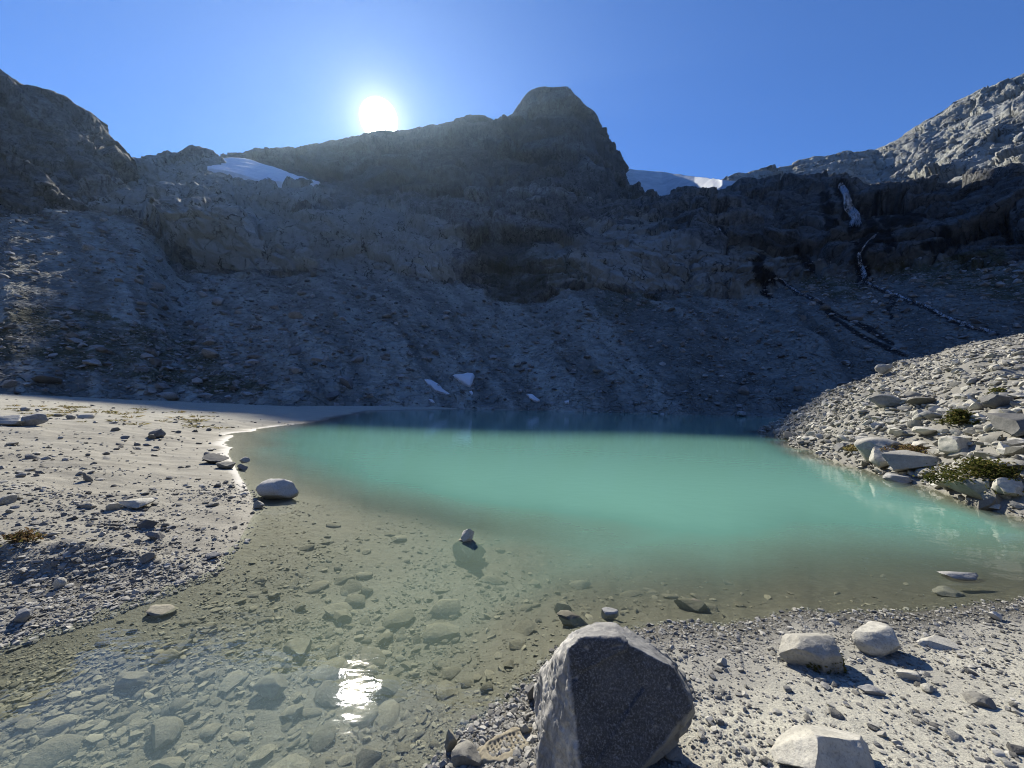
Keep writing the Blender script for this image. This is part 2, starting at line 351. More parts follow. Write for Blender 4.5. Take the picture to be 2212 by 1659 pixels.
def ground_base(x, y):
    """height, smooth depth of water, region weights"""
    x = np.asarray(x, float).ravel(); y = np.asarray(y, float).ravel()
    P3 = np.stack([x, y, np.zeros_like(x)], -1); k = np.clip(np.hypot(x, y)/7, .35, 2.5)*.30
    P = np.stack([x+k*fbm(P3/k[:, None]*.42, 4, 5), y+k*fbm(P3/k[:, None]*.42+9, 4, 6)], -1)
    inw = inside(P, POLY)
    D = np.stack([seg_dist(P, c[0]) for c in CHAINS], -1)
    dmin = D.min(1)+1e-6
    dl = D[:, 3]*(.085+.16*sstep(y, 6, 10.5))
    depth = np.minimum.reduce([D[:, 0]*.30, D[:, 1]*.55, D[:, 2]*.24, dl])
    # the front bay is a wide shelf that drops off into the basin
    shelf = .16+.035*np.maximum(y-2.5, 0)+.13*np.maximum(y-5.4, 0)+.15*np.maximum(x-.2, 0)*sstep(y, 3.0, 4.4)
    depth = np.minimum(depth, np.where(y < 24, shelf, 9.)); depth = np.minimum(depth, 3.0)
    w = 1/(D/dmin[:, None])**4; w /= w.sum(1)[:, None]
    zl = np.zeros_like(x)
    d = D.min(1)
    far = np.minimum(.08*d, .35); bank = 12*(1-np.exp(-.86*d/12))
    near = .115*d+.25*(1-np.exp(-d*.12)); near = np.minimum(near, 1.2)
    left = 1.75*(1-np.exp(-.085*d/1.75))+.012*np.maximum(d-14, 0)
    zl = w[:, 0]*far+w[:, 1]*bank+w[:, 2]*near+w[:, 3]*left
    z = np.where(inw, -depth, zl)
    return z, np.where(inw, depth, -zl), w, d, inw
def ground_z(x, y, full=False):
    z, dep, w, d, inw = ground_base(x, y)
    x = np.asarray(x, float).ravel(); y = np.asarray(y, float).ravel()
    P3 = np.stack([x, y, np.zeros_like(x)], -1)
    amp = sstep(d, .0, 1.2)
    z = z+fbm(P3*.9, 4, 21)*(.022+.05*w[:, 3]+.25*w[:, 1]*sstep(d, .5, 4))*amp*np.where(inw, .7, 1.)
    z = z+fbm(P3*7, 3, 25)*.008*(.3+.7*amp)
    # low eroded mud bank at the left, beside the gravel
    hol = np.exp(-(((x+4.75)/.55)**2+((y-4.15)/.22)**2)); z = np.where(inw, z, np.maximum(z-.16*hol*(1+.5*fbm(P3*5, 3, 31)), np.minimum(z, .015)))
    z = z+.17*np.exp(-(((x+5.1)/1.0)**2+((y-4.6)/.27)**2))*(1+.6*fbm(P3*4, 3, 32))
    # erosion ledges across the left mud flat
    lf = w[:, 3]*(~inw)*sstep(d, .8, 3)
    q = y+.12*x+1.2*fbm(P3*.25, 3, 33)
    z = z+lf*.13*ridged(np.stack([x*.12, q*.55, 0*x], -1), 3, 37)
    if full: return z, dep, w, d, inw, amp
    return z
def ground_hit(px, py):
    d = ray(px, py); d = d/np.linalg.norm(d)
    t = np.geomspace(.8, 160, 1500); P = EYE+d*t[:, None]
    below = P[:, 2] < ground_z(P[:, 0], P[:, 1])
    i = int(np.argmax(below)) if below.any() else len(t)-1
    return P[i], t[i]

az = np.concatenate([np.linspace(-180, -66, 40)[:-1], np.linspace(-66, 66, 820), np.linspace(66, 180, 40)[1:]])
rr = np.concatenate([np.linspace(.05, .75, 8)[:-1], np.geomspace(.75, 105, 560)])
A, RR = np.meshgrid(R(1)*az, rr)
X, Y = (RR*np.sin(A)).ravel(), (RR*np.cos(A)).ravel()
Z, DEP, WG, DSH, INW, AMP = ground_z(X, Y, True)
P3 = np.stack([X, Y, 0*X], -1)
nz = fbm(P3*2.2, 3, 44)
hgt_ = Z
wetm = np.where(INW, 1., 1-sstep(hgt_+.025*nz, .016, .07))*(1-.75*WG[:, 1])*(1-.55*WG[:, 3])
bedm = sstep(-hgt_, -.004, .02)
glint_rim = np.where(INW, 0, WG[:, 3]*sstep(Y, 7.6, 9)*(1-sstep(Y, 24, 30))*(1-sstep(DSH+.15*nz, .12, .45)))  # pale silt strip with the waterline's sun glint painted into its colour
grit = np.where(INW, 0, np.clip(WG[:, 2]*(1-sstep(DSH+.5*nz, .25, 1.3))+WG[:, 3]*(1-sstep(DSH+.7*nz, .5, 1.6))*(1-sstep(Y, 7, 9))+WG[:, 1], 0, 1))
hollow_dark = np.exp(-(((X+4.75)/.5)**2+((Y-4.12)/.2)**2))*sstep(nz, -.3, .1)  # near-black colour in the hollow of the left mud bank
GV = np.stack([X, Y, Z], -1); GF = grid_faces(len(rr), len(az))
mud = np.where(INW, 0, WG[:, 3])
GA = dict(mud=mud, wet=wetm, bed=bedm, glint_rim=glint_rim, grit=grit, hollow_dark=hollow_dark)
fc = GV[GF].mean(1); fw = WG[GF].mean(1); fin = INW[GF].all(1)
isbank = (fw[:, 1] > .5) & ~fin
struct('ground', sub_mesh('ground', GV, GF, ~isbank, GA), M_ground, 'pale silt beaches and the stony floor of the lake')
struct('gravel_bank', sub_mesh('gravel_bank', GV, GF, isbank, GA), M_ground, 'sunlit bank of rubble and gravel rising from the lake')
wk = (Z[GF].min(1) < .03) & (np.hypot(fc[:, 0], fc[:, 1]) < 104) & (fc[:, 1] > -1)
WV = GV.copy(); WV[:, 2] = 0
struct('water', sub_mesh('water', WV, GF, wk, dict(depth=np.maximum(-ground_base(X, Y)[0], 0))), M_water, 'still turquoise glacial lake, clear and stony in the shallows')

# ------------------------------------------------------------------ the cirque and its mountains
def curve(pts):
    p = np.array(pts, float); return lambda u: (np.interp(u, p[:, 0], p[:, 1]), np.interp(u, p[:, 0], p[:, 2]))
def sheet(us, curves, rows):
    """curves: list of (n,3) arrays of points, rows between them"""
    out = []; tt = []
    for k in range(len(curves)-1):
        t = np.linspace(0, 1, rows[k], endpoint=(k == len(curves)-2))
        out.append(curves[k][None]*(1-t[:, None, None])+curves[k+1][None]*t[:, None, None]); tt.append(k+t)
    return np.concatenate(out), np.concatenate(tt)
def normals(Vg):
    du = np.gradient(Vg, axis=1); dv = np.gradient(Vg, axis=0); n = np.cross(du, dv); n /= np.linalg.norm(n, axis=-1, keepdims=True)+1e-9
    s = np.sign((n*(EYE-Vg)).sum(-1, keepdims=True)); s[s == 0] = 1
    return n
def blur_rows(Vg, k=3):
    for _ in range(k):
        Vg[1:-1] = (Vg[:-2]+2*Vg[1:-1]+Vg[2:])/4
    return Vg
def rock_disp(P, s=1., seed=0, dip=.42):
    """relief of jointed rock: tilted slabs, long joints, broken zones and ledges"""
    warp = np.stack([fbm(P/30/s, 3, seed+1), fbm(P/30/s, 3, seed+2), fbm(P/30/s, 3, seed+3)], -1)*7*s
    Q = P+warp; c, sn = math.cos(dip), math.sin(dip)
    Q = np.stack([Q[:, 0]*c-Q[:, 2]*sn, Q[:, 1], Q[:, 0]*sn+Q[:, 2]*c], -1)      # beds dip to one side
    brk = sstep(fbm(P/(26*s), 3, seed+41), -.22, .28); brk2 = sstep(fbm(P/(17*s), 3, seed+43), -.1, .3)
    _, e1, c1, f1 = cells(Q*np.array([.45, .8, 1.05])/(24*s), seed+5)
    _, e2, c2, f2 = cells(Q*np.array([.5, .8, 1.2])/(9.5*s), seed+9)
    _, e3, c3, f3 = cells(Q*np.array([.6, .8, 1.15])/(3.3*s), seed+23)
    d = (c1*2.2+f1*9)*s - 3.2*s*(1-sstep(e1, 0, .07)) + brk*((c2*.9+f2*4.2)*s - 2.0*s*(1-sstep(e2, 0, .11))) + (.15+.85*brk2)*(f3*1.5+c3*.3)*s
    j1 = ridged(Q*np.array([.12, .4, 1.])/(7*s), 3, seed+51); j2 = ridged(P*np.array([1., .6, .14])/(10*s), 3, seed+53)
    d = d - 1.9*s*sstep(j1, .52, .8) - 1.7*s*sstep(j2, .5, .8)*(1-.5*brk)
    zz = P[:, 2]/(19*s)+.9*fbm(P/(45*s), 3, seed+31)+.14*P[:, 0]/(19*s)
    led = zz-np.floor(zz); d = d + 5.5*s*(sstep(led, 0, .8)-led)*sstep(fbm(P/(34*s), 2, seed+35), -.25, .3)
    d = d + fbm(P/(42*s), 3, seed+17)*6*s + ridged(P/2.6, 3, seed+19)*.30
    return d, np.clip(.5+.22*c1+.3*c2*brk+.26*c3*(.2+.8*brk2)+.25*fbm(P/(14*s), 3, seed+61), 0, 1)
def in_px(pxy, poly):
    return inside(pxy, np.array(poly, float))
def band(pxy, line, w):
    return 1-sstep(seg_dist(pxy, np.array(line, float)), w*.55, w*.85)

us = np.concatenate([np.linspace(-700, -60, 70)[:-1], np.linspace(-60, 2280, 1050), np.linspace(2280, 2900, 60)[1:]])
jag = lambda sc, seed, a: a*fbm(np.stack([us/sc, 0*us+seed, 0*us], -1), 4, seed)
d0 = np.interp(us, [-700, 0, 300, 530, 640, 740, 1000, 1400, 1600, 1750, 2000, 2900], [34, 40, 46, 50, 50, 57, 66, 64, 60, 58, 52, 45])
C0 = at(us, 861+(us-1106)*math.tan(ROLL), d0); C0[:, 2] = np.interp(us, [-700, 0, 640, 740, 2900], [-1.2, -1.2, -1.8, -2.6, -2.6])
y1, D1 = curve([(-700, 440, 125), (0, 455, 135), (150, 450, 140), (300, 470, 145), (345, 520, 142), (390, 585, 135), (480, 592, 135), (560, 575, 138), (620, 595, 140), (700, 575, 145),
                (790, 600, 148), (860, 580, 150), (950, 605, 150), (1050, 615, 148), (1100, 648, 140), (1160, 652, 138), (1240, 622, 145), (1400, 640, 142), (1480, 632, 144),
                (1560, 640, 142), (1660, 632, 140), (1720, 605, 140), (1790, 585, 138), (1900, 600, 132), (2000, 575, 124), (2212, 565, 104), (2900, 560, 65)])(us)
def sm(v, w=45):
    g_ = np.arange(-700, 2901, 4.); k_ = np.exp(-.5*(np.arange(-40, 41)*4/w)**2); k_ /= k_.sum()
    return np.interp(us, g_, np.convolve(np.pad(np.interp(g_, us, v), 40, 'edge'), k_, 'valid'))
C1 = at(us, sm(y1, 14)+jag(190, 3, 10), sm(D1))
y2, D2 = curve([(-700, 410, 150), (0, 445, 150), (150, 430, 160), (300, 430, 175), (400, 455, 152), (500, 450, 152), (600, 480, 158), (700, 490, 172), (850, 490, 180), (1000, 520, 178),
                (1100, 575, 158), (1250, 540, 168), (1400, 520, 164), (1550, 500, 164), (1700, 500, 160), (1850, 495, 150), (2000, 480, 142), (2212, 450, 118), (2900, 430, 75)])(us)
C2 = at(us, y2+jag(110, 8, 22), sm(D2))
y3, D3 = curve([(-700, 425, 165), (0, 432, 175), (150, 422, 190), (300, 400, 225), (480, 378, 255), (560, 400, 245), (680, 402, 250), (800, 425, 240), (950, 432, 235), (1060, 420, 235),
                (1200, 405, 225), (1290, 440, 225), (1340, 435, 230), (1400, 450, 232), (1480, 428, 225), (1550, 430, 222), (1640, 418, 220), (1700, 408, 215), (1800, 409, 205),
                (1880, 412, 195), (2000, 398, 178), (2100, 388, 160), (2212, 375, 140), (2900, 350, 85)])(us)
C3 = at(us, y3+jag(50, 12, 8), sm(D3))
y4, D4 = curve([(-700, 440, 210), (150, 440, 230), (262, 350, 300), (275, 338, 310), (310, 346, 320), (330, 335, 320), (395, 328, 315), (410, 314, 312), (430, 309, 310), (455, 317, 310),
                (466, 337, 312), (500, 390, 300), (680, 415, 290), (1300, 445, 280), (1640, 405, 270), (2000, 400, 220), (2212, 400, 172), (2900, 380, 105)])(us)
C4 = at(us, y4, D4)
C5 = C4.copy(); C5[:, 1] += 60; C5[:, 2] -= 25
Vg, tt = sheet(us, [C0, C1, C2, C3, C4, C5], [230, 120, 120, 70, 8])
T = np.repeat(tt[:, None], len(us), 1)
Vg = blur_rows(Vg, 4)
sh = Vg.shape; P = Vg.reshape(-1, 3); Tf = T.ravel()
nr = normals(Vg).reshape(-1, 3); nr[nr[:, 2] < 0] *= -1
cl = sstep(Tf+.16*fbm(P/11, 4, 60)+.07*fbm(P/3, 3, 59), .92, 1.06)*(1-.6*sstep(Tf, 3.6, 4.2))
rel, btone = rock_disp(P, .8, 100)
ux = np.repeat(us[None], len(tt), 0).ravel()
uq = ux+270*Tf+26*fbm(P/13, 3, 58); gul = ridged(np.stack([uq/150, Tf*.5, 0*ux], -1), 4, 61)       # gullies running down the scree
fans = fbm(np.stack([ux/260, 0*ux, 0*ux], -1), 3, 63)
runs = fbm(np.stack([uq/34, Tf*1.1, 0*ux], -1), 4, 57)+.5*fbm(P/7, 3, 56)
gm = sstep(fbm(np.stack([uq/210, Tf*.8, 0*ux], -1), 3, 54), -.1, .35)
tal = -1.5*gm*sstep(gul, .40, .78)*sstep(Tf, .10, .5)+runs*.35+fans*5*np.sin(np.clip(Tf, 0, 1)*math.pi)+fbm(P/5, 4, 66)*.55+fbm(P/1.3, 3, 67)*.22
P = P+nr*(cl*rel+(1-cl)*tal)[:, None]
pxc, pyc = proj(P); PX = np.stack([pxc, pyc], -1)
pn = fbm(P/9, 4, 71); pn2 = fbm(P/2.6, 3, 73)
wet = np.zeros(len(P))
STREAMS = {
  'waterfall': [(1815, 400), (1828, 420), (1832, 445), (1842, 460), (1848, 470), (1846, 488)],
  'cascade': [(1895, 507), (1880, 515), (1862, 535), (1855, 555), (1862, 575), (1868, 590), (1866, 605)],
  'brook': [(1870, 610), (1920, 632), (1960, 648), (2000, 662), (2050, 690), (2100, 708), (2150, 722)],
  'rill': [(1668, 597), (1690, 608), (1720, 630), (1750, 645), (1790, 668), (1830, 690), (1880, 715), (1930, 745)],
  'side_fall': [(1548, 475), (1552, 490), (1558, 500)],
}
for k, l in STREAMS.items(): wet = np.maximum(wet, band(PX+np.stack([pn*14+pn2*9, pn2*8], -1), l, 24 if k in ('waterfall', 'cascade') else 7))
for l, w in [([(1640, 560), (1650, 590), (1668, 600)], 22), ([(1780, 420), (1790, 450), (1792, 490)], 18), ([(1900, 430), (1925, 440), (1960, 470)], 28), ([(1915, 500), (1925, 540)], 16),
             ([(1880, 470), (1890, 500), (1860, 530)], 16), ([(2040, 500), (2060, 520), (2000, 530)], 22), ([(1730, 540), (1750, 580)], 14), ([(1790, 680), (1850, 720), (1900, 745), (1960, 770)], 8),
             ([(1640, 590), (1660, 640)], 12), ([(1925, 640), (1930, 690)], 8), ([(1910, 480), (1990, 470)], 20)]:
    wet = np.maximum(wet, band(PX+np.stack([pn*18+pn2*12, pn*8+pn2*8], -1), l, w*.9))
pp = PX+np.stack([pn*26+fbm(P/38, 3, 75)*95, pn*16+fbm(P/38, 3, 76)*45], -1)
veg = np.zeros(len(P))
for poly in [[(0, 670), (120, 665), (280, 700), (420, 760), (560, 830), (640, 870), (560, 890), (380, 850), (180, 800), (0, 760)],
             [(1080, 560), (1250, 545), (1260, 610), (1180, 660), (1090, 640)], [(1290, 630), (1420, 640), (1450, 670), (1330, 670)],
             [(1700, 590), (1850, 590), (1900, 600), (1830, 640), (1740, 620)], [(1900, 560), (2212, 540), (2300, 700), (2150, 660), (1980, 600)]]:
    veg = np.maximum(veg, in_px(pp, poly)*(.92 if poly[0][1] == 670 or poly[0][0] > 1600 else .55))
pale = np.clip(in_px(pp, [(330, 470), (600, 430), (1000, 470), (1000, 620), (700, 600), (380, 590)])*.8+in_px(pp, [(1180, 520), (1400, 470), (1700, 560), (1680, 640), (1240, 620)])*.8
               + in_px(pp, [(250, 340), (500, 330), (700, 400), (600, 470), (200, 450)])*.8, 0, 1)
dark = np.clip(sstep(pp[:, 0], 1150, 1750)*.85+in_px(pp, [(1060, 420), (1300, 440), (1330, 520), (1180, 560), (1050, 560)])*.5, 0, 1)  # rock darker to the right, partly painting in the glare veil over the left
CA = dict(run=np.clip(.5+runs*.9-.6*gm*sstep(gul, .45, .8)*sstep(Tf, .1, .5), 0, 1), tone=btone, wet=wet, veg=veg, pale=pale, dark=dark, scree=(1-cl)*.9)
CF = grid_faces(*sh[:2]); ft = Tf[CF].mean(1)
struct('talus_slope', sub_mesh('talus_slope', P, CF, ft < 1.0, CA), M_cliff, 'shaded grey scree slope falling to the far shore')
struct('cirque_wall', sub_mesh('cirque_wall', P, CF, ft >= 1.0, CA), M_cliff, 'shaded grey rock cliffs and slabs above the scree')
CIR = P.reshape(sh); CPX = PX.reshape(sh[0], sh[1], 2); CN = nr.reshape(sh)
_near = PX.astype(np.float32)
def cirque_at(px, py, tmin=0, tmax=3.05):
    d = (_near[:, 0]-px)**2+(_near[:, 1]-py)**2+np.where((Tf < tmin) | (Tf > tmax), 1e7, 0)
    k = np.argpartition(d, 4)[:4]; return P[k].mean(0), nr[k].mean(0)

def massif(name, label, us, base, sky, back, rows=(190, 30), s=1., seed=0, extra=None, dark=.3, pale=0., sj=5, amp=1.):
    def P_(c):
        y, D = curve(c)(us); return at(us, y+(50 if c is base else 0), D)
    n = len(us)
    ys, Ds = curve(sky)(us); ys = ys+sj*fbm(np.stack([us/24, 0*us, 0*us+seed], -1), 4, seed)
    cs = [P_(base)] + ([P_(extra)] if extra else []) + [at(us, ys, Ds)]
    bk = cs[-1].copy(); bk[:, 1] += back; bk[:, 2] -= back*.75; cs.append(bk)
    rw = [rows[0]] if not extra else [rows[0]//2, rows[0]//2]
    Vg, tt = sheet(us, cs, rw+[rows[1]])
    kk = rw[0] if not extra else rw[0]+rw[1]
    P = Vg.reshape(-1, 3); nn = normals(blur_rows(Vg.copy(), 3)).reshape(-1, 3); nn[nn[:, 2] < 0] *= -1
    tf = np.repeat(tt[:, None], n, 1).ravel()/(len(cs)-2)
    w = 1-.72*np.exp(-((tf-1)/.06)**2)                       # keep the skyline where it is
    rd, bt = rock_disp(P, s, seed); w = w*(.25+.75*sstep(tf, .02, .2)); P = P+nn*(amp*w*rd)[:, None]
    pn = fbm(P/20, 4, seed+77)
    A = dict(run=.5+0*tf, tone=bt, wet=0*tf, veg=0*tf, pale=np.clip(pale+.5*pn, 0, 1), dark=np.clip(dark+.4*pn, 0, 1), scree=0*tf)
    F_ = grid_faces(len(tt), n)
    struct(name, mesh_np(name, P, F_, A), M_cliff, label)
    return P, Vg.shape
uL = np.linspace(-700, 345, 460)
massif('mountain', 'shaded rock shoulder of the mountain at the left edge', uL,
       [(-700, 470, 150), (0, 470, 150), (200, 460, 165), (345, 470, 190)],
       [(-700, -60, 190), (-200, 60, 200), (0, 143, 210), (40, 180, 213), (75, 190, 218), (115, 200, 222), (150, 220, 228), (195, 245, 236), (220, 275, 242), (240, 296, 248), (262, 325, 255),
        (272, 342, 258), (300, 385, 262), (345, 470, 262)], 80, s=1.0, seed=200, dark=.45, sj=5)
uS = np.linspace(-500, 215, 300)
massif('rock_spur', 'small rock spur with sunlit flank below the left mountain', uS,
       [(-500, 480, 118), (0, 480, 120), (215, 470, 140)],
       [(-500, 250, 132), (-100, 300, 136), (0, 325, 138), (60, 346, 140), (100, 375, 142), (118, 402, 144), (150, 428, 147), (180, 442, 150), (215, 475, 152)], 40, rows=(110, 20), s=.55, seed=230, dark=.35, sj=7)
uR = np.linspace(440, 1420, 900)
massif('mountain_ridge', 'dark backlit ridge and blunt rock peak under the sun', uR,
       [(440, 400, 345), (680, 420, 300), (800, 450, 250), (1060, 440, 242), (1290, 455, 235), (1420, 460, 240)],
       [(440, 345, 480), (480, 337, 480), (550, 323, 478), (640, 316, 472), (720, 301, 465), (760, 294, 460), (780, 289, 458), (800, 284, 456), (820, 281, 455), (840, 281, 454), (855, 285, 454), (875, 284, 452), (900, 278, 448), (960, 265, 440), (985, 259, 438), (1010, 250, 436), (1050, 251, 434),
        (1075, 261, 432), (1110, 240, 430), (1138, 207, 430), (1150, 198, 430), (1170, 190, 430), (1235, 188, 430), (1250, 206, 428), (1277, 237, 424), (1300, 272, 420), (1309, 300, 416), (1334, 328, 410),
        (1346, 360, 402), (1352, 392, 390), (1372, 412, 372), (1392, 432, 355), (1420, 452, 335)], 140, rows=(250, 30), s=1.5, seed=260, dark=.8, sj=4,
       extra=[(440, 372, 420), (680, 372, 400), (800, 385, 345), (1060, 370, 330), (1140, 350, 320), (1235, 345, 315), (1300, 370, 310), (1350, 420, 310), (1420, 458, 300)])
uF = np.linspace(1540, 2900, 760)
massif('mountain_slope', 'long rocky slope at the right, its upper part catching sunlight', uF,
       [(1540, 425, 245), (1640, 425, 240), (1700, 420, 235), (1800, 425, 225), (1890, 440, 212), (2000, 425, 198), (2212, 410, 155), (2900, 380, 95)],
       [(1540, 392, 340), (1560, 386, 340), (1640, 371, 340), (1740, 346, 335), (1820, 326, 330), (1890, 323, 325), (1930, 306, 314), (1990, 266, 300), (2060, 221, 285), (2130, 191, 270), (2212, 156, 252), (2900, -150, 150)],
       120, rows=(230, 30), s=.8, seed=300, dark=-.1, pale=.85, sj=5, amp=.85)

# unseen slopes added behind the camera to block the bright low sky
hz = np.linspace(62, 298, 150); hr = np.geomspace(98, 900, 60)
HA, HR = np.meshgrid(np.radians(hz), hr); hx, hy = HR*np.sin(HA), HR*np.cos(HA)
H3 = np.stack([hx, hy, 0*hx], -1); hh = -1.5+np.clip((HR-105)/600, 0, 1)*330*(.75+.45*fbm(H3/260, 4, 451))+fbm(H3/30, 4, 452)*6*sstep(HR, 110, 200)
struct('blocker_hills', mesh_np('blocker_hills', np.stack([hx, hy, hh], -1).reshape(-1, 3), grid_faces(len(hr), len(hz))), mat_plain('blocker_hillside', (.045, .05, .032), (.12, .118, .105), .05, .9), 'unseen dark slopes added behind the beach to block low sky light')

# thin haze added to stand in for lens glare near the sun
bm = bmesh.new(); bmesh.ops.create_cube(bm, size=1)
for q in bm.verts: q.co = Vector((q.co.x*2200, q.co.y*1700-170, q.co.z*470+215))
me = bpy.data.meshes.new('haze'); bm.to_mesh(me); bm.free()
mh, nt = new_mat('glare_haze'); pv = N(nt, 'ShaderNodeVolumePrincipled'); pv.inputs['Color'].default_value = (.52, .74, 1, 1); pv.inputs['Density'].default_value = HAZE; pv.inputs['Anisotropy'].default_value = .68
nt.links.new(pv.outputs[0], N(nt, 'ShaderNodeOutputMaterial').inputs['Volume'])
link('haze', me, mh, kind='stuff', label='thin blue haze added under the sun to stand in for lens glare')

# ------------------------------------------------------------------ snow, ice and running water
def ice_body(name, label, cat, us, low, top, back, mat, group=None):
    yl, Dl = curve(low)(us); yt, Dt = curve(top)(us)
    a = at(us, yl, Dl); b = at(us, yt, Dt); a0 = a.copy(); a0[:, 2] -= 6; c = b.copy(); c[:, 1] += back; c[:, 2] -= back*.3
    Vg, tt = sheet(us, [a0, a, b, c], [8, 60, 10])
    P = Vg.reshape(-1, 3); P[:, 2] += fbm(P/14, 4, 401)*1.0+fbm(P*np.array([.3, 1, 1])/4, 3, 402)*.35
    o = link(name, mesh_np(name, P, grid_faces(len(tt), len(us))), mat, label=label, category=cat)
    if group: o['group'] = group
    return o
ice_body('snowfield', 'pale blue snowfield lying in the notch left of the sun', 'snowfield', np.linspace(448, 690, 160),
         [(448, 362, 262), (480, 366, 262), (520, 376, 258), (560, 390, 256), (600, 392, 256), (690, 394, 256)],
         [(448, 356, 280), (468, 340, 318), (530, 342, 330), (590, 360, 325), (640, 378, 305), (690, 392, 262)], 30, M_snow)
ice_body('glacier', 'blue grey glacier tongue between the dark peak and right slope', 'glacier', np.linspace(1320, 1660, 220),
         [(1320, 450, 400), (1440, 450, 390), (1500, 440, 330), (1540, 435, 262), (1680, 425, 255)],
         [(1320, 362, 480), (1346, 364, 480), (1430, 371, 482), (1500, 381, 420), (1560, 388, 300), (1600, 393, 296), (1650, 398, 290), (1680, 404, 280)], 60, M_ice)
def cirque_front(px, py):
    m = np.where((np.abs(_near[:, 0]-px) < 13) & (np.abs(_near[:, 1]-py) < 9) & (Tf < 3.2))[0]
    k = m[np.argsort(P[m, 1])[:6]]; q = at(px, py, P[k, 1].min()-.6); return q, None
def patch(name, poly, label, cat, thick, mat, tmax=1.0, group='snow patches on the scree'):
    poly = np.array(poly, float); lo, hi = poly.min(0)-2, poly.max(0)+2
    st = max(.7, (hi-lo).max()/46)
    gx, gy = np.meshgrid(np.arange(lo[0], hi[0]+st, st), np.arange(lo[1], hi[1]+st, st))
    q = np.stack([gx.ravel(), gy.ravel()], -1)
    qj = q+1.2*np.stack([fbm(np.stack([q[:, 0]/4, q[:, 1]/4, 0*q[:, 0]], -1), 2, 5), 0*q[:, 0]], -1)
    ins = inside(qj, poly); ed = seg_dist(q, np.vstack([poly, poly[:1]]))*np.where(ins, 1, -1)
    # base surface: best-fit plane through the scree below the patch
    anc = np.array([cirque_at(a, b, 0, tmax)[0] for a, b in poly]+[cirque_at(*poly.mean(0), 0, tmax)[0]])
    c = anc.mean(0); _, _, vt = np.linalg.svd(anc-c); n = vt[2]; n = n*np.sign(n[2])
    d = ray(q[:, 0], q[:, 1]); t = ((c-EYE)@n)/(d@n); B = EYE+d*t[:, None]
    hgt = thick*np.sqrt(np.clip(ed/6, 0, 1))+.1
    top = B+n*np.where(ins, hgt, .05)[:, None]; bot = B-n*1.2
    Fg = grid_faces(*gx.shape); keep = ins[Fg].all(1)
    fa = Fg[keep]; ids, inv = np.unique(fa, return_inverse=True); fa = inv.reshape(fa.shape); k = len(ids)
    ee = {}
    for f in fa:
        for a, b in zip(f, np.roll(f, -1)): ee[(a, b)] = ee.get((a, b), 0)+1
    side = [(b, a, a+k, b+k) for (a, b) in ee if (b, a) not in ee]
    Fall = np.vstack([fa, fa[:, ::-1]+k, np.array(side)])
    return link(name, mesh_np(name, np.vstack([top[ids], bot[ids]]), Fall, sharp=60), mat, label=label, category=cat, group=group)
patch('snow_patch', [(975, 813), (1000, 811), (1008, 808), (1022, 810), (1026, 817), (1022, 824), (1018, 836), (1014, 838), (1000, 830)], 'white wedge-shaped snow patch low on the scree, the largest', 'snow patch', .9, M_snow)
patch('snow_patch', [(912, 820), (930, 822), (948, 832), (956, 842), (976, 856), (958, 853), (938, 845), (925, 834)], 'long grimy snow patch slanting left of the wedge-shaped one', 'snow patch', .5, M_snow)
patch('snow_patch', [(1136, 853), (1150, 853), (1158, 860), (1168, 867), (1160, 869), (1144, 862)], 'small white snow patch near the middle of the far shore', 'snow patch', .5, M_snow)
patch('snow_patch', [(1013, 847), (1019, 845), (1023, 852), (1018, 854)], 'tiny snow scrap just below the wedge-shaped patch', 'snow patch', .4, M_snow)
patch('snow_patch', [(1217, 868), (1230, 866), (1228, 873), (1221, 873)], 'tiny snow scrap farthest right on the far shore', 'snow patch', .4, M_snow)
patch('snow_patch', [(925, 862), (934, 865), (940, 872), (930, 870)], 'thin snow scrap under the long grimy patch', 'snow patch', .4, M_snow)
def stream(name, line, w0, w1, label, cat, seed=0, group=None, strands=1, lift=0.):
    Vs, Fs = [], []
    l = np.array(line, float); cum = np.r_[0, np.cumsum(np.hypot(*np.diff(l, axis=0).T))]
    for sidx in range(strands):
        n = int(cum[-1]/2.2)+3; s = np.linspace(0, cum[-1], n); t = s/cum[-1]
        cx = np.interp(s, cum, l[:, 0])+4.5*fbm(np.stack([s/14, 0*s+sidx*5, 0*s+seed], -1), 4, seed+sidx*3)+(sidx-(strands-1)/2)*3.6*(.35+t)
        cy = np.interp(s, cum, l[:, 1])+3*fbm(np.stack([s/12, 0*s+7, 0*s+seed], -1), 3, seed+31)
        w = np.interp(t, [0, 1], [w0, w1])/(1 if strands == 1 else 3.2)*np.clip(.7+1.5*fbm(np.stack([s/9, 0*s, 0*s+sidx], -1), 3, seed+9), .05, 1.6)
        rows = []
        for a, b, ww in zip(cx, cy, w):
            pc, nc = cirque_front(a, b) if lift else cirque_at(a, b); dist = pc[1]; side = np.array([1., 0, 0])*ww/F*dist*.5
            nc = np.array([0, -.75, .65])
            rows += [pc-side-nc*.6, pc-side*.6+nc*(.28+lift), pc+nc*(.5+lift), pc+side*.6+nc*(.28+lift), pc+side-nc*.6]
        rows = np.array(rows).reshape(n, 5, 3)
        for _ in range(3): rows[1:-1] = (rows[:-2]+2*rows[1:-1]+rows[2:])/4
        b0 = sum(len(v) for v in Vs); Vs.append(rows.reshape(-1, 3)); Fs.append(grid_faces(n, 5)+b0)
    return link(name, mesh_np(name, np.vstack(Vs), np.vstack(Fs)), M_foam, label=label, category=cat, **({'group': group} if group else {}))
stream('waterfall', STREAMS['waterfall'], 6, 11, 'white waterfall dropping over the dark cliff at the right', 'waterfall', 1, strands=5, lift=.6)
stream('waterfall', STREAMS['cascade'], 4.5, 3.5, 'narrow winding cascade below the main waterfall', 'waterfall', 2, lift=.4)
stream('waterfall', STREAMS['side_fall'], 3, 4, 'tiny water trickle on the cliff right of the peak', 'waterfall', 3)
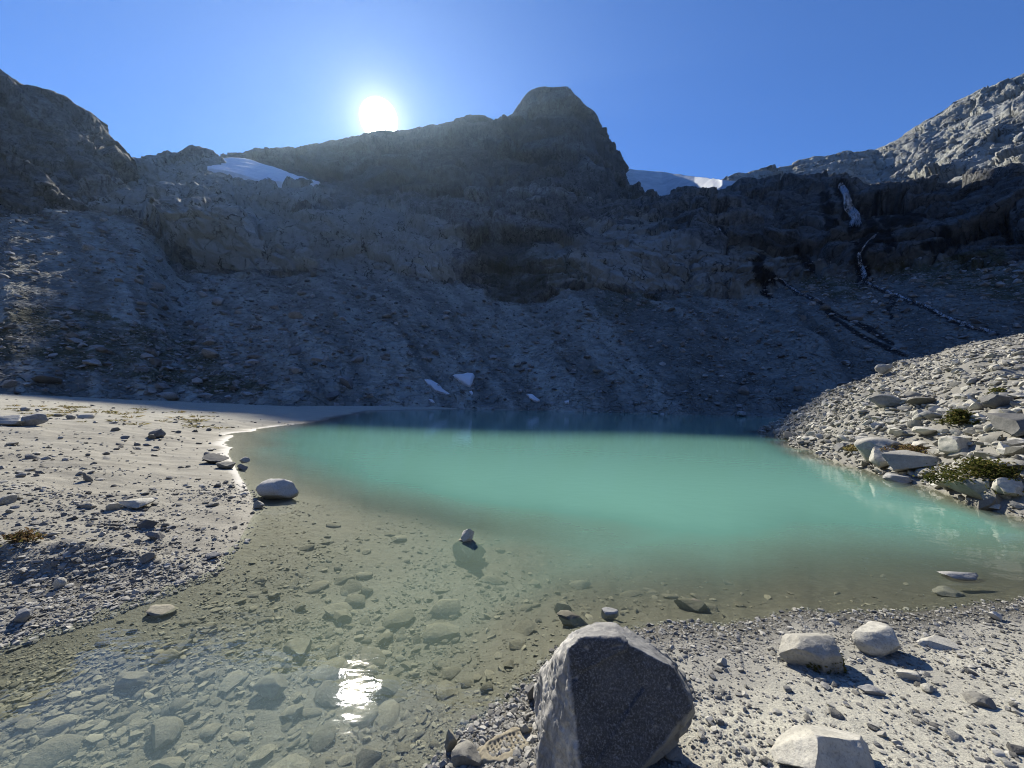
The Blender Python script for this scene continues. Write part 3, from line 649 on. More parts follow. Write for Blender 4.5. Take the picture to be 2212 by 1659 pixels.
stream('stream', STREAMS['brook'], 1.5, 1.1, 'pale brook running down the scree towards the rubble bank', 'stream', 4)
stream('stream', STREAMS['rill'][:4], .8, .5, 'thin rill in a dark wet groove under the cliffs', 'stream', 5)

# ------------------------------------------------------------------ stones
def ico(sub):
    bm = bmesh.new(); bmesh.ops.create_icosphere(bm, subdivisions=sub, radius=1)
    v = np.array([x.co[:] for x in bm.verts]); f = np.array([[y.index for y in x.verts] for x in bm.faces]); bm.free(); return v, f
ICO = {k: ico(k) for k in (1, 2, 3, 4, 5)}
def rock(seed, sub, cuts=9, dims=(1, .8, .6), rough=.05, lo=.45, hi=.8, flat_bottom=True):
    r = np.random.default_rng(seed); v, f = ICO[sub]; v = v.copy()
    for _ in range(cuts):
        n = r.normal(size=3); n /= np.linalg.norm(n); d = r.uniform(lo, hi)
        v -= np.maximum(v@n-d, 0)[:, None]*n
    v = v*(1+rough*fbm(v*1.7+seed, 3, seed)[:, None]+(.35*rough*fbm(v*6+seed, 3, seed+4)[:, None] if sub > 2 else 0))
    v /= np.abs(v).max(0); v = v*np.array(dims)*.5
    return v, f
PROTO_S = [rock(500+i, 1, 7, (1, .75+.2*(i % 3 == 0), .42+.12*(i % 4)), .10) for i in range(14)]
PROTO_F = [rock(520+i, 1, 7, (1, .5+.08*(i % 5), .22+.07*(i % 4)), .12) for i in range(14)]
PROTO_M = [rock(540+i, 2, 9, (1, .72+.1*(i % 3), .36+.1*(i % 5)), .09) for i in range(16)]
def rotz(a):
    c, s = np.cos(a), np.sin(a); z = 0*a
    return np.stack([np.stack([c, -s, z], -1), np.stack([s, c, z], -1), np.stack([z, z, z+1], -1)], -2)
def tilt(n, amt):
    ax = rng.normal(size=(n, 3)); ax[:, 2] *= .3; ax /= np.linalg.norm(ax, axis=1)[:, None]; t = rng.normal(size=n)*amt
    K = np.zeros((n, 3, 3)); K[:, 0, 1], K[:, 0, 2], K[:, 1, 0], K[:, 1, 2], K[:, 2, 0], K[:, 2, 1] = -ax[:, 2], ax[:, 1], ax[:, 2], -ax[:, 0], -ax[:, 1], ax[:, 0]
    return np.eye(3)+np.sin(t)[:, None, None]*K+(1-np.cos(t))[:, None, None]*(K@K)
def scatter(name, pos, size, protos, mat, label, sink=.15, tl=.3, cat=None):
    n = len(pos); idx = rng.integers(len(protos), size=n); M = rotz(rng.uniform(0, 6.28, n))@tilt(n, tl)
    sv = size[:, None]*rng.uniform(.8, 1.2, (n, 3)); tone = rng.random(n)
    Vs, Fs, Ts = [], [], []; b = 0
    for k, (v, f) in enumerate(protos):
        m = np.where(idx == k)[0]
        if not len(m): continue
        q = (v[None]*sv[m][:, None])@np.transpose(M[m], (0, 2, 1))
        q[..., 2] += (size[m]*(.25-sink))[:, None]
        q = q+pos[m][:, None]
        Vs.append(q.reshape(-1, 3)); Fs.append((f[None]+b+np.arange(len(m))[:, None, None]*len(v)).reshape(-1, 3)); Ts.append(np.repeat(tone[m], len(v))); b += len(m)*len(v)
    me = mesh_np(name, np.vstack(Vs), np.vstack(Fs), dict(tone=np.concatenate(Ts)), sharp=38)
    return link(name, me, mat, kind='stuff', label=label)
def cand(n, xr, yr, pix=True):
    """candidate points spread evenly over the picture's ground"""
    px = rng.uniform(xr[0], xr[1], n); py = rng.uniform(yr[0], yr[1], n)
    d = ray(px, py); d /= np.linalg.norm(d, axis=1)[:, None]; t = (.0-HCAM)/np.minimum(d[:, 2], -1e-3)
    for _ in range(14):
        Q = EYE+d*t[:, None]; gz = np.minimum(ground_z(Q[:, 0], Q[:, 1]), 1.9); t = .5*t+.5*((gz-HCAM)/np.minimum(d[:, 2], -1e-3))
    Q = EYE+d*t[:, None]; Q[:, 2] = ground_z(Q[:, 0], Q[:, 1]); return Q
def info(Q): return ground_base(Q[:, 0], Q[:, 1])
def pareto(n, lo, hi, a=2.2): return np.minimum(lo*(1+rng.pareto(a, n)), hi)

# near beach gravel
Q = cand(52000, (860, 2380), (1280, 1700)); z, dep, w, d, inw = info(Q)
pr = np.clip(1.5*np.exp(-d/.5)+.08, 0, 1)*(Q[:, 2] > -.02)*(w[:, 2] > .5)
Q1 = Q[rng.random(len(Q)) < pr]; Q1 = Q1[rng.random(len(Q1)) < .35+.9*np.maximum(sstep(fbm(Q1*1.6, 3, 95), -.2, .3), 1.*np.exp(-info(Q1)[3]/.6))]; scatter('gravel', Q1, pareto(len(Q1), .011, .055, 2.3), PROTO_S, M_gravel, 'loose gravel along the near waterline', .12)
# left flat gravel
Q = cand(34000, (-150, 700), (850, 1420)); z, dep, w, d, inw = info(Q)
pr = np.clip(1.2*np.exp(-d/.8)*(Q[:, 1] < 9)+.25*(Q[:, 1] < 9)+.16, 0, 1)*(Q[:, 2] > -.02)*(w[:, 3] > .4)
Q1 = Q[rng.random(len(Q)) < pr]; Q1 = Q1[rng.random(len(Q1)) < .2+1.1*sstep(fbm(Q1*np.array([.5, .9, 0]), 4, 96), -.2, .3)]; scatter('gravel', Q1, pareto(len(Q1), .0036, .016, 2.3)*np.clip(np.hypot(Q1[:, 0], Q1[:, 1]), 3, 30)*.75, PROTO_S, M_gravel, 'loose gravel over the left mud flat', .15)
# lake bed pebbles
Q = cand(60000, (-150, 2300), (1080, 1700)); z, dep, w, d, inw = info(Q)
pr = np.clip(.75-dep*.6, 0, 1)*inw*np.clip(1.15-.4*(Q[:, 0]-.3), .15, 1)*(.35+.9*sstep(fbm(Q*np.array([1.1, 1.1, 0]), 3, 91), -.25, .3))
Q1 = Q[rng.random(len(Q)) < pr]; scatter('pebbles', Q1, np.minimum(pareto(len(Q1), .017, .11, 1.8), np.maximum(-Q1[:, 2]*1.2, .012))*rng.uniform(.6, 1., len(Q1)), PROTO_F, M_bedst, 'silted pebbles on the lake floor', .16)
# rubble of the bank
def bank_pts(n):
    x = rng.uniform(9, 50, n); y = rng.uniform(2, 40, n); z, dep, w, d, inw = ground_base(x, y)
    m = (w[:, 1] > .5) & ~inw & (d < 16); Qb = np.stack([x, y, ground_z(x, y)], -1)[m]; return Qb, d[m]
Qb, db = bank_pts(80000)
sz = pareto(len(Qb), .10, .45, 2.3)*np.clip(1.15-.06*db, .5, 1.1)
scatter('rubble', Qb, sz, PROTO_S, M_pale, 'pale rubble covering the sunlit bank', .12, .45)
# scree on the talus
vis = (Tf < 1.02) & (Tf > .02) & (pxc > -150) & (pxc < 2350)
idx = np.where(vis)[0]; k = rng.choice(idx, 52000, replace=False)
lowl = np.exp(-((pxc[k]-300)/420)**2)*sstep(pyc[k], 620, 760)
dense = rng.random(len(k)) < np.clip(.45+.5*lowl, 0, 1); k = k[dense]; lowl = lowl[dense]
scatter('scree', P[k]+rng.normal(size=(len(k), 3))*np.array([.5, .5, .0]), pareto(len(k), .24, 2.0, 2.2)*(1+.5*lowl)*np.clip(P[k][:, 1]/90, .5, 1.3), PROTO_S, M_talus, 'scattered scree blocks on the shaded slope', .2, .3)

# ---- single stones: one prototype of each kind, then copies
PM = [mesh_np('stone', *PROTO_M[i], sharp=38) for i in range(len(PROTO_M))]
PMM = {}
def proto_me(i, mat):
    key = (i, mat.name)
    if key not in PMM:
        me = PM[i].copy(); me.materials.clear(); me.materials.append(mat); PMM[key] = me
    return PMM[key]
SZ = [(.12, 'hand-sized'), (.25, 'small'), (.5, 'medium'), (9, 'large')]
def stones(name, cat, pos, size, mats, where, group, sink=.15, tl=.22, flat=1.):
    for i in range(len(pos)):
        mt, tone = mats[rng.integers(len(mats))]; j = int(rng.integers(len(PM))); v = PROTO_M[j][0]
        fl = v[:, 2].max()-v[:, 2].min()
        o = bpy.data.objects.new(name, proto_me(j, mt)); COL.objects.link(o)
        s = size[i]; sq = rng.uniform(.8, 1.2, 3)*np.array([1, 1, flat])
        o.scale = (s*sq[0], s*sq[1], s*sq[2]); o.rotation_euler = (rng.normal()*tl, rng.normal()*tl, rng.uniform(0, 6.28))
        o.location = (pos[i][0], pos[i][1], pos[i][2]+s*sq[2]*fl*(.5-sink)*.85)
        o['label'] = f"{tone} {'flat' if fl*flat < .5 else 'chunky'} {cat} {where(pos[i])}"
        o['category'] = cat; o['group'] = group
def pick(Q, n, mind):
    out = []
    for q in Q:
        if all((q[0]-o[0])**2+(q[1]-o[1])**2 > (mind*max(1, q[1]/6))**2 for o in out): out.append(q)
        if len(out) == n: break
    return np.array(out)
# submerged stones
Q = cand(2500, (-60, 1600), (1120, 1690)); z, dep, w, d, inw = info(Q); Q = Q[inw & (d > .15) & (dep < .38)]; Q = pick(Q, 130, .13)
stones('submerged_stone', 'stone', Q, np.minimum(pareto(len(Q), .10, .34, 1.9), -Q[:, 2]*2.2), [(M_bedst, 'olive brown')],
       lambda p: 'on the lake floor '+('near the left shore' if p[0] < -2 else 'in the middle of the shallows' if p[0] < .2 else 'in front of the near beach'), 'stones under the shallow water', .25, .16, .5)
# stones of the left flat
Q = cand(2500, (-40, 560), (868, 1340)); z, dep, w, d, inw = info(Q); Q = Q[~inw & (d > .1) & (w[:, 3] > .5)]; Q = pick(Q, 60, .28)
stones('beach_stone', 'stone', Q, pareto(len(Q), .012, .03, 2.2)*np.clip(np.hypot(Q[:, 0], Q[:, 1]), 3, 30)*.9, [(M_grey, 'grey'), (M_pale, 'pale')],
       lambda p: 'lying on the left mud flat '+('close to the camera' if p[1] < 6 else 'halfway along' if p[1] < 12 else 'towards the shaded slope'), 'stones on the left mud flat', .2)
# stones of the near beach
Q = cand(2500, (900, 2212), (1330, 1650)); z, dep, w, d, inw = info(Q); Q = Q[~inw & (w[:, 2] > .5)]; Q = pick(Q, 75, .10)
stones('beach_stone', 'stone', Q, pareto(len(Q), .035, .10, 2.4), [(M_grey, 'grey'), (M_pale, 'pale')],
       lambda p: 'on the near beach '+('left of the big boulder' if p[0] < .1 else 'at the edge of the water' if p[1] > 3 else 'on dry silt right of the big boulder'), 'stones on the near beach', .2)
# stones of the bank
Qb, db = bank_pts(4000); px_, py_ = proj(Qb); m = (px_ < 2230) & (db < 8.5); Qb, db = Qb[m], db[m]; Qb = pick(Qb, 130, .28)
stones('bank_stone', 'stone', Qb, pareto(len(Qb), .30, .75, 2.6)*np.clip(1.1-.35*Qb[:, 2]/3, .5, 1.1), [(M_pale, 'pale'), (M_pale, 'pale'), (M_grey, 'grey')],
       lambda p: 'in the rubble of the sunlit bank '+('at the waterline' if p[2] < .5 else 'low on the slope' if p[2] < 2 else 'high on the slope'), 'stones on the sunlit bank', .2, .35)
# blocks on the talus
m = np.where((Tf < .95) & (Tf > .03) & (pxc > 0) & (pxc < 2000) & ((pxc < 800) | (rng.random(len(Tf)) < .5)))[0]; k = rng.choice(m, 70, replace=False)
stones('talus_block', 'boulder', P[k], pareto(len(k), 1.3, 3.4, 2.2), [(M_talus, 'grey')],
       lambda p: 'resting on the shaded scree '+('low near the lake' if p[2] < 12 else 'halfway up' if p[2] < 30 else 'high under the cliffs')+(' at the left' if p[0] < -20 else ' at the right' if p[0] > 30 else ' in the middle'), 'blocks on the shaded scree', .25)

# ---- stones told apart one by one
def named(name, label, cat, px, py, w, h, mat, seed, depth=.8, cuts=15, sub=4, rough=.10, lo=.42, hi=.85, tiltx=0., tilty=0., rz=0., sink=.12, water=False, group=None):
    """px, py: middle of the stone's foot, w and h its size in the picture"""
    if water:
        d = ray(px, py); t = -HCAM/d[2]; Pt = EYE+d*t; Pt[2] = 0
    else: Pt, _ = ground_hit(px, py)
    D = (Pt-EYE)@fwd; wd, hd = w/F*D, h/F*D
    v, f = rock(seed, sub, cuts, (wd, wd*depth, hd*(1+sink)), rough, lo, hi)
    me = mesh_np(name, v, f, sharp=34)
    o = link(name, me, mat, label=label, category=cat); o.rotation_euler = (tiltx, tilty, rz)
    az_ = math.atan2(Pt[0], Pt[1]); back = wd*depth*.42
    x, y = Pt[0]+math.sin(az_)*back, Pt[1]+math.cos(az_)*back
    g0 = float(ground_z([x], [y])[0]) if not water else 0
    o.location = (x, y, g0+hd*(.5-sink))
    if group: o['group'] = group
    return o
named('boulder', 'large smooth white boulder lying in the shallows at the left shore', 'boulder', 600, 1078, 96, 44, M_white, 701, .7, 7, lo=.6, hi=.9, water=True, sink=.2)
named('boulder', 'dark low slab-like rock half in the mud by the left waterline', 'boulder', 460, 1003, 62, 22, M_grey, 702)
named('stone', 'pale flat stone in front of the dark slab by the left waterline', 'stone', 486, 1014, 40, 15, M_pale, 703)
named('stone', 'round grey stone at the tip of the left waterline', 'stone', 523, 1018, 22, 16, M_grey, 704)
named('stone', 'small pale stone standing in water beside the left shore', 'stone', 526, 1000, 22, 13, M_pale, 705, water=True)
named('stone', 'pale wedge of stone on the gravel point below the white boulder', 'stone', 560, 1101, 26, 18, M_pale, 706)
named('boulder', 'long pale slab at the far left edge of the mud flat', 'boulder', 14, 919, 84, 24, M_pale, 707, .6)
named('boulder', 'domed grey boulder beside the long pale slab', 'boulder', 70, 921, 50, 27, M_grey, 708)
named('stone', 'dark triangular stone standing on the left mud flat', 'stone', 336, 946, 30, 20, M_grey, 709, cuts=14)
named('stone', 'pale tilted slab in the middle of the left flat', 'stone', 292, 1100, 62, 20, M_pale, 710, tilty=.2)
named('stone', 'grey chunky stone on the gravel of the left flat', 'stone', 322, 1143, 38, 18, M_grey, 711)
named('stone', 'dark rounded stone just below the grey chunky one', 'stone', 334, 1168, 34, 18, M_grey, 712)
named('stone', 'grey stone at the edge of the left gravel beside a dark one', 'stone', 455, 1212, 46, 14, M_grey, 713)
named('stone', 'large dark wet stone at the lower end of the left waterline', 'stone', 48, 1350, 44, 30, M_grey, 714)
named('boulder', 'white-topped rock breaking the surface in the middle of the lake', 'boulder', 1012, 1174, 34, 32, M_white, 715, water=True, cuts=14)
named('boulder', 'brown sunken base of rock around the white-topped one', 'boulder', 1016, 1178, 80, 22, M_bedst, 716, water=True, sink=1.45)
named('stone', 'golden brown sunken slab seen near the lower left shore', 'stone', 347, 1335, 64, 17, M_bedst, 717)
named('stone', 'long tan sunken slab slanting in the reflected sky', 'stone', 290, 1490, 90, 24, M_bedst, 718, .5)
named('stone', 'big grey sunken block left of the sun glint', 'stone', 585, 1520, 90, 36, M_bedst, 719)
named('stone', 'brown sunken slab above the sun glint', 'stone', 645, 1420, 74, 20, M_bedst, 720)
named('stone', 'pair-topped sunken brown stone under the left glitter', 'stone', 735, 1345, 52, 18, M_bedst, 721)
named('boulder', 'brown rock in the shallows behind the big boulder', 'boulder', 1232, 1358, 74, 24, M_bedst, 722)
named('stone', 'rounded olive stone behind the brown shallow-water rock', 'stone', 1215, 1325, 40, 26, M_bedst, 723)
named('stone', 'dark pointed stone poking from the water behind the big boulder', 'stone', 1312, 1340, 46, 26, M_grey, 724, cuts=15)
named('stone', 'flat reddish slab lying in the shallows off the near beach', 'stone', 1500, 1322, 80, 26, M_bedst, 725, .6)
named('boulder', 'rounded pale boulder on the right of the near beach', 'boulder', 1893, 1418, 112, 62, M_pale, 727, .75, 8, 5, .05, .62, .9)
named('stone', 'dark low rock ridge awash at the right of the near shore', 'stone', 2070, 1252, 92, 14, M_grey, 728, .4, water=True)
named('stone', 'cream flat stone awash near the right beach', 'stone', 2050, 1290, 58, 16, M_pale, 729)
named('boulder', 'pale grey slab cut off by the bottom of the picture', 'boulder', 1775, 1690, 270, 78, M_pale, 730, .5, 9, 5, .07)
named('stone', 'brown-topped upright stone at the gravel edge by the water', 'stone', 970, 1632, 36, 46, M_bedst, 731, .9)
named('stone', 'pale blue-grey slab at the bottom left of the beach', 'stone', 1000, 1672, 86, 36, M_pale, 732, .7)
named('stone', 'grey rounded cobble touching the left side of the big boulder', 'stone', 1148, 1520, 26, 40, M_grey, 733)
named('stone', 'white cobble on gravel left of the big boulder', 'stone', 1132, 1590, 26, 24, M_pale, 734)
named('stone', 'pale stone on the silt behind the right side of the boulder', 'stone', 1560, 1440, 24, 14, M_pale, 735)
named('stone', 'half-buried flat pale slab right of the rounded boulder', 'stone', 2030, 1405, 110, 18, M_pale, 736, .6, sink=.4)
named('stone', 'half-buried tan stone in the silt of the right beach', 'stone', 1965, 1470, 70, 22, M_pale, 737, .6, sink=.35)
named('stone', 'dark flat stone alone on bright silt', 'stone', 1885, 1502, 56, 14, M_grey, 738, .5)
named('stone', 'white pointed stone at the right of the near beach', 'stone', 2115, 1528, 54, 20, M_pale, 739)
named('stone', 'white cobble at the right waterline of the near beach', 'stone', 2150, 1342, 28, 18, M_white, 740)
bk = 'boulders on the sunlit bank'
named('boulder', 'tall pale boulder behind another at the bank waterline', 'boulder', 1895, 1008, 92, 56, M_pale, 741, group=bk)
named('boulder', 'smooth pale boulder with its foot in the lake', 'boulder', 1903, 1022, 64, 52, M_pale, 742, group=bk)
named('boulder', 'broad wedge-shaped pale boulder at the bank waterline', 'boulder', 1960, 1036, 116, 48, M_pale, 743, group=bk)
named('boulder', 'dark flat slab lying low at the bank waterline', 'boulder', 1945, 1050, 70, 20, M_grey, 744, group=bk)
named('boulder', 'cracked pale boulder at the right end of the bank waterline', 'boulder', 2108, 1094, 122, 58, M_pale, 745, group=bk)
named('boulder', 'low pale boulder behind the cracked one', 'boulder', 2062, 1068, 80, 30, M_pale, 746, group=bk)
named('boulder', 'big grey block at the right edge of the bank', 'boulder', 2200, 950, 110, 48, M_grey, 747, group=bk)
named('boulder', 'white striped boulder in the middle of the bank', 'boulder', 2065, 992, 62, 44, M_pale, 748, group=bk)
named('boulder', 'overhanging grey slab propped on rubble on the bank', 'boulder', 1912, 890, 78, 28, M_grey, 749, tilty=.15, group=bk)
named('boulder', 'pale sharp-edged slab next to the overhanging one', 'boulder', 1985, 885, 62, 22, M_pale, 750, group=bk)
named('boulder', 'rounded grey boulder above the green shrub', 'boulder', 2148, 890, 56, 36, M_grey, 751, group=bk)
named('boulder', 'long pale flat boulder left of the reddish plants', 'boulder', 2000, 960, 80, 22, M_pale, 752, group=bk)
named('boulder', 'dark lens-shaped boulder left of the green shrub', 'boulder', 2015, 915, 54, 18, M_grey, 753, group=bk)
named('boulder', 'pale leaning slab standing on the crest of the bank', 'boulder', 1908, 812, 44, 26, M_pale, 754, .3, 14, tilty=-.5, group=bk)
named('boulder', 'pale boulder at the right edge of the bank waterline', 'boulder', 2190, 1092, 70, 40, M_pale, 755, group=bk)
named('boulder', 'grey pyramid stone at the bank waterline left of the pale pair', 'boulder', 1815, 975, 40, 24, M_grey, 756, group=bk)

# mossy boulder
mb = named('boulder', 'pale boulder with a dark mossy hollow facing the camera on the near beach', 'boulder', 1758, 1452, 152, 72, M_pale, 760, .6, 9, 5, .07, .55, .85)
M_moss = mat_leaf('moss', (.08, .085, .02), (.20, .19, .05), (.24, .19, .07))
def blades(n, ext, ln, wd, up=.8, lean=.6, base=None):
    """a clump of narrow blades or leaves; returns verts, quads, tone"""
    a = rng.uniform(0, 6.28, n); r = np.sqrt(rng.random(n))
    b = np.stack([np.cos(a)*r*ext[0], np.sin(a)*r*ext[1], 0*a], -1) if base is None else base
    dr = np.stack([np.cos(a)*lean*(.3+r)+rng.normal(size=n)*.25, np.sin(a)*lean*(.3+r)+rng.normal(size=n)*.25, np.full(n, up)], -1); dr /= np.linalg.norm(dr, axis=1)[:, None]
    L = ln*rng.uniform(.5, 1.15, n); sd_ = np.cross(dr, rng.normal(size=(n, 3))); sd_ /= np.linalg.norm(sd_, axis=1)[:, None]
    wv = (wd*rng.uniform(.6, 1.3, n))[:, None]*sd_
    m = b+dr*(L*.55)[:, None]; t = b+dr*L[:, None]-np.stack([0*L, 0*L, L*.22], -1)
    V = np.stack([b-wv*.5, b+wv*.5, m+wv, t+wv*.15, t-wv*.15, m-wv], 1).reshape(-1, 3)
    k = np.arange(n)[:, None]*6; Fq = np.vstack([k+np.array([[0, 1, 2, 5]]), k+np.array([[5, 2, 3, 4]])])
    return V, Fq, np.repeat(rng.random(n), 6)
def on_rock(o, n, sel):
    me = o.data; v = np.array([x.co[:] for x in me.vertices]); nn = np.array([x.normal[:] for x in me.vertices])
    i = np.where(sel(v, nn))[0]; return v[rng.choice(i, n)]+nn[rng.choice(i, 1)]*0
hw = mb.dimensions
vv = np.array([x.co[:] for x in mb.data.vertices]); w2 = np.abs(vv[:, 0]).max(); h2 = np.abs(vv[:, 2]).max()
bs = on_rock(mb, 420, lambda v, n: (v[:, 0] > -.45*w2) & (v[:, 0] < .9*w2) & (v[:, 1] < -.1*w2) & (v[:, 2] < (.35*v[:, 0]/w2)*h2) & (v[:, 2] > -.8*h2) & (fbm(v*28, 2, 7) > -.1))
V_, F_, T_ = blades(len(bs), None, .028, .005, .9, .9, base=bs); V_[:, 1] -= .004
link('moss', mesh_np('moss', V_, F_, dict(tone=T_), smooth=False), M_moss, mb)

# a boot print pressed into a patch of tan mud
fx, fy = np.meshgrid(np.linspace(-.5, .5, 90), np.linspace(-.5, .5, 44)); u_, v_ = fx*.42, fy*.22
edge = 1-sstep(np.hypot(fx*2, fy*2)+.25*fbm(np.stack([fx*5, fy*5, 0*fx], -1), 3, 870), .72, 1.0)
sole = (1-sstep(np.hypot(np.maximum(np.abs(u_)-.09, 0), v_*.95), .042, .050))
lug = sstep(np.sin(u_*2*math.pi/.026), -.1, .3)*sstep(np.sin((v_+.3*np.abs(u_))*2*math.pi/.024), -.4, .1)
hz_ = edge*.020-.006*sole-.010*sole*lug-.02*(1-edge)+.004*fbm(np.stack([u_*40, v_*40, 0*u_], -1), 3, 871)
fp, _ = ground_hit(1098, 1612)
link('boot_print', mesh_np('boot_print', np.stack([u_, v_, hz_], -1).reshape(-1, 3), grid_faces(44, 90)), mat_plain('tan_mud', (.21, .187, .135), (.30, .27, .20), 40, .9, .004),
     label='boot print pressed into tan mud left of the big boulder', category='boot print').matrix_world = Matrix.Translation(fp+np.array([0, 0, .004])) @ Matrix.Rotation(R(28), 4, 'Z')

# the big boulder in front
nf = np.array([-.06, -.93, .36]); pf = at(1300, 1500, 2.0)
def on_face(a, b): d = ray(a, b); return EYE+d*(((pf-EYE)@nf)/(d@nf))
front = [(1226, 1402), (1262, 1377), (1338, 1382), (1398, 1418), (1452, 1440), (1488, 1500), (1498, 1532), (1440, 1606), (1385, 1662), (1300, 1760), (1262, 1720), (1248, 1560), (1238, 1480)]
hp = [(1252, 1360, 1.72), (1290, 1345, 1.72), (1330, 1342, 1.70), (1346, 1357, 1.68), (1396, 1393, 1.66), (1449, 1421, 1.62), (1479, 1460, 1.62), (1502, 1538, 1.56), (1488, 1572, 1.52),
      (1212, 1404, 1.80), (1186, 1440, 1.86), (1155, 1482, 1.90), (1157, 1540, 1.86), (1180, 1600, 1.72), (1190, 1665, 1.58)]
pts = [on_face(*q) for q in front]+[at(a, b, c*1.43) for a, b, c in hp]+[np.array(q) for q in [(.20, 2.2, .08), (.22, 2.7, .05), (.58, 2.55, .05), (.42, 2.78, .25), (.74, 2.68, .42)]]
bm = bmesh.new()
for q in pts: bm.verts.new(q)
bmesh.ops.convex_hull(bm, input=bm.verts)
me = bpy.data.meshes.new('boulder'); bm.to_mesh(me); bm.free()
tmp = bpy.data.objects.new('tmp', me); COL.objects.link(tmp)
md = tmp.modifiers.new('r', 'REMESH'); md.mode = 'VOXEL'; md.voxel_size = .0085
me2 = bpy.data.meshes.new_from_object(tmp.evaluated_get(bpy.context.evaluated_depsgraph_get()))
bpy.data.objects.remove(tmp)
nv = len(me2.vertices); v = np.empty(nv*3, np.float32); me2.vertices.foreach_get('co', v); v = v.reshape(-1, 3)
nn = np.empty(nv*3, np.float32); me2.vertices.foreach_get('normal', nn); nn = nn.reshape(-1, 3)
leftf = sstep(-nn[:, 0]+.12*fbm(v*14, 3, 810), .38, .62)
scar = sstep(ridged(v*np.array([4, 4, 9])+9, 3, 812), .84, .9)*(nn[:, 1] < -.3)*sstep(v[:, 2], .60, .70)
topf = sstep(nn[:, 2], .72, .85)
dsp = .008*fbm(v*4, 4, 801)+.003*fbm(v*22, 3, 802)+leftf*(.020*ridged(v*np.array([9, 9, 4.]), 4, 803)+.008*ridged(v*30, 2, 804))-.008*scar
band_ = sstep(v[:, 0]-.62+.75*(.62-v[:, 2]), .16, .32)*sstep(nn[:, 0], -.1, .3)
dsp = dsp+band_*.007*np.sin((v[:, 2]-v[:, 0]*.75)*70+3*fbm(v*5, 2, 808))
_, ee_, cc_, ff_ = cells(v*np.array([3.2, 3.2, 3.2]), 815); dsp = dsp+.020*ff_-.006*(1-sstep(ee_, 0, .025))*sstep(fbm(v*2.5, 2, 819), -.1, .2)+.003*fbm(v*60, 2, 818)
v = v+nn*dsp[:, None]; me2.vertices.foreach_set('co', v.ravel()); me2.update()
for nm_, vl_ in (('lit_and_scars', np.clip(leftf+.7*scar+.45*topf+.55*sstep(ridged(v*np.array([2.2, 2.2, 5])+3, 3, 821), .86, .93), 0, 1)), ('band', band_)):
    me2.attributes.new(nm_, 'FLOAT', 'POINT').data.foreach_set('value', vl_.astype(np.float32))
me2.polygons.foreach_set('use_smooth', np.ones(len(me2.polygons), bool)); me2.materials.clear()
hc = v.mean(0); hc[2] = v[:, 2].min(); me2.vertices.foreach_set('co', (v-hc).ravel()); me2.update()
ho = link('boulder', me2, M_hero, label='big dark angular boulder in the foreground with a craggy pale left face', category='boulder'); ho.location = hc

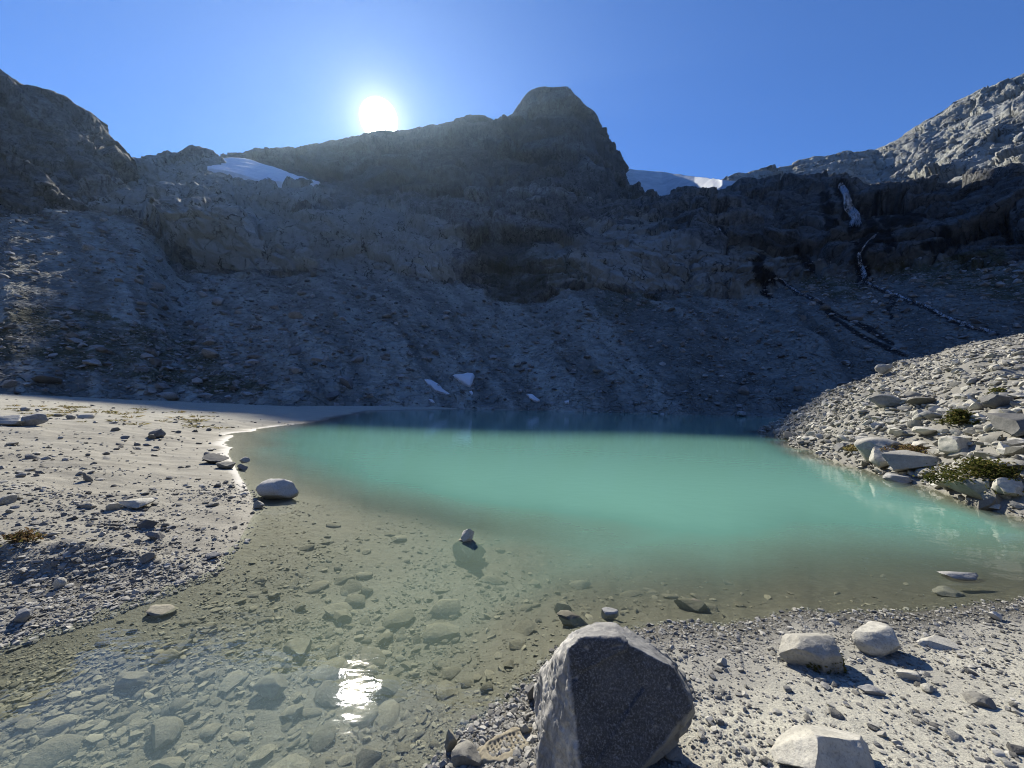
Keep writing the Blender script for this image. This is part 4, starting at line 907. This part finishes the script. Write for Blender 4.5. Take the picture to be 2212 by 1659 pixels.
# ------------------------------------------------------------------ plants
M_shrub = mat_leaf('shrub_leaves', (.055, .065, .018), (.12, .125, .035), (.16, .13, .05))
M_dry = mat_leaf('dry_grass', (.16, .145, .06), (.28, .25, .12), (.30, .22, .10))
M_red = mat_leaf('reddish_herbs', (.14, .09, .05), (.22, .16, .08), (.12, .12, .04))
def shrub(name, label, px, py, w, h, mat, n=1500, ll=.1, group=None, cat='shrub'):
    Pt, _ = ground_hit(px, py); D = (Pt-EYE)@fwd; wd, hd = w/F*D, h/F*D
    m = 34; c = np.stack([rng.normal(size=m)*wd*.22, rng.normal(size=m)*wd*.2, rng.uniform(.1, .85, m)*hd], -1)
    c[:, 2] *= np.clip(1.15-(np.hypot(c[:, 0], c[:, 1])/(wd*.55))**2, .25, 1)
    b = c[rng.integers(m, size=n)]+rng.normal(size=(n, 3))*np.array([wd*.07, wd*.07, hd*.10]); b[:, 2] = np.abs(b[:, 2])
    V, Fq, T = blades(n, None, hd*ll*2, hd*ll*.45, .55, .9, base=b)
    o = link(name, None, None, label=label, category=cat); o.location = (Pt[0], Pt[1]+wd*.2, float(ground_z([Pt[0]], [Pt[1]+wd*.2])[0])-.03)
    if group: o['group'] = group
    link('foliage', mesh_np('foliage', V, Fq, dict(tone=T), smooth=False), mat, o)
    st = []; sf = []
    for i in range(14):                                     # woody stems
        a = rng.uniform(0, 6.28); tip = c[rng.integers(m)]; r_ = .012*hd/.5
        for k_, zf in ((0, 0.), (1, 1.)):
            ctr = tip*np.array([zf, zf, zf]) + (1-zf)*np.array([math.cos(a), math.sin(a), 0])*wd*.05
            for q in range(5): st.append(ctr+np.array([math.cos(q*1.257), math.sin(q*1.257), 0])*r_*(1-.6*zf))
        b0 = i*10
        for q in range(5): sf.append((b0+q, b0+(q+1) % 5, b0+5+(q+1) % 5, b0+5+q))
    link('stem', mesh_np('stem', np.array(st), np.array(sf)), M_twig, o)
    return o
M_twig = mat_plain('twig_bark', (.08, .06, .045), (.13, .10, .075), 30)
shrub('shrub', 'round green shrub growing alone among the rubble of the bank', 2088, 918, 56, 34, M_shrub, 2200, .10)
shrub('shrub', 'broad olive shrub at the right edge of the bank', 2165, 1050, 165, 68, M_shrub, 6500, .06)
shrub('shrub', 'small pale green tuft higher on the bank', 2165, 858, 36, 20, M_shrub, 700, .13)
shrub('shrub', 'low reddish brown herbs between boulders on the bank', 2000, 976, 120, 18, M_red, 1700, .16)
shrub('shrub', 'yellowish herbs near the left end of the bank', 1850, 975, 46, 14, M_dry, 600, .2)
shrub('shrub', 'rusty little plant at the left edge of the mud flat', 28, 1172, 62, 22, M_red, 500, .2)
pos = [(x_, y_) for x_, y_ in zip(rng.uniform(0, 480, 60), rng.uniform(868, 905, 60))]
tv = [blades(26, (.12, .12), .20, .012, .8, .8) for _ in range(4)]
tms = []
for V, Fq, T in tv:
    me = mesh_np('grass_tuft', V, Fq, dict(tone=T), smooth=False); me.materials.append(M_dry); tms.append(me)
for i, (a, b) in enumerate(pos):
    b = b+a*.05; Pt, t = ground_hit(a, b)
    if inside(Pt[None, :2], POLY)[0]: continue
    o = bpy.data.objects.new('grass_tuft', tms[i % 4]); COL.objects.link(o); s = rng.uniform(.7, 1.6)
    o.location = Pt; o.scale = (s*1.6, s*1.6, s*.8); o.rotation_euler = (0, 0, rng.uniform(0, 6.28))
    o['label'] = 'dry yellow grass tuft on the mud flat '+('at the left edge' if a < 160 else 'in the middle' if a < 320 else 'towards the lake'); o['category'] = 'grass tuft'; o['group'] = 'grass tufts on the left mud flat'
print('built', len(bpy.data.objects))
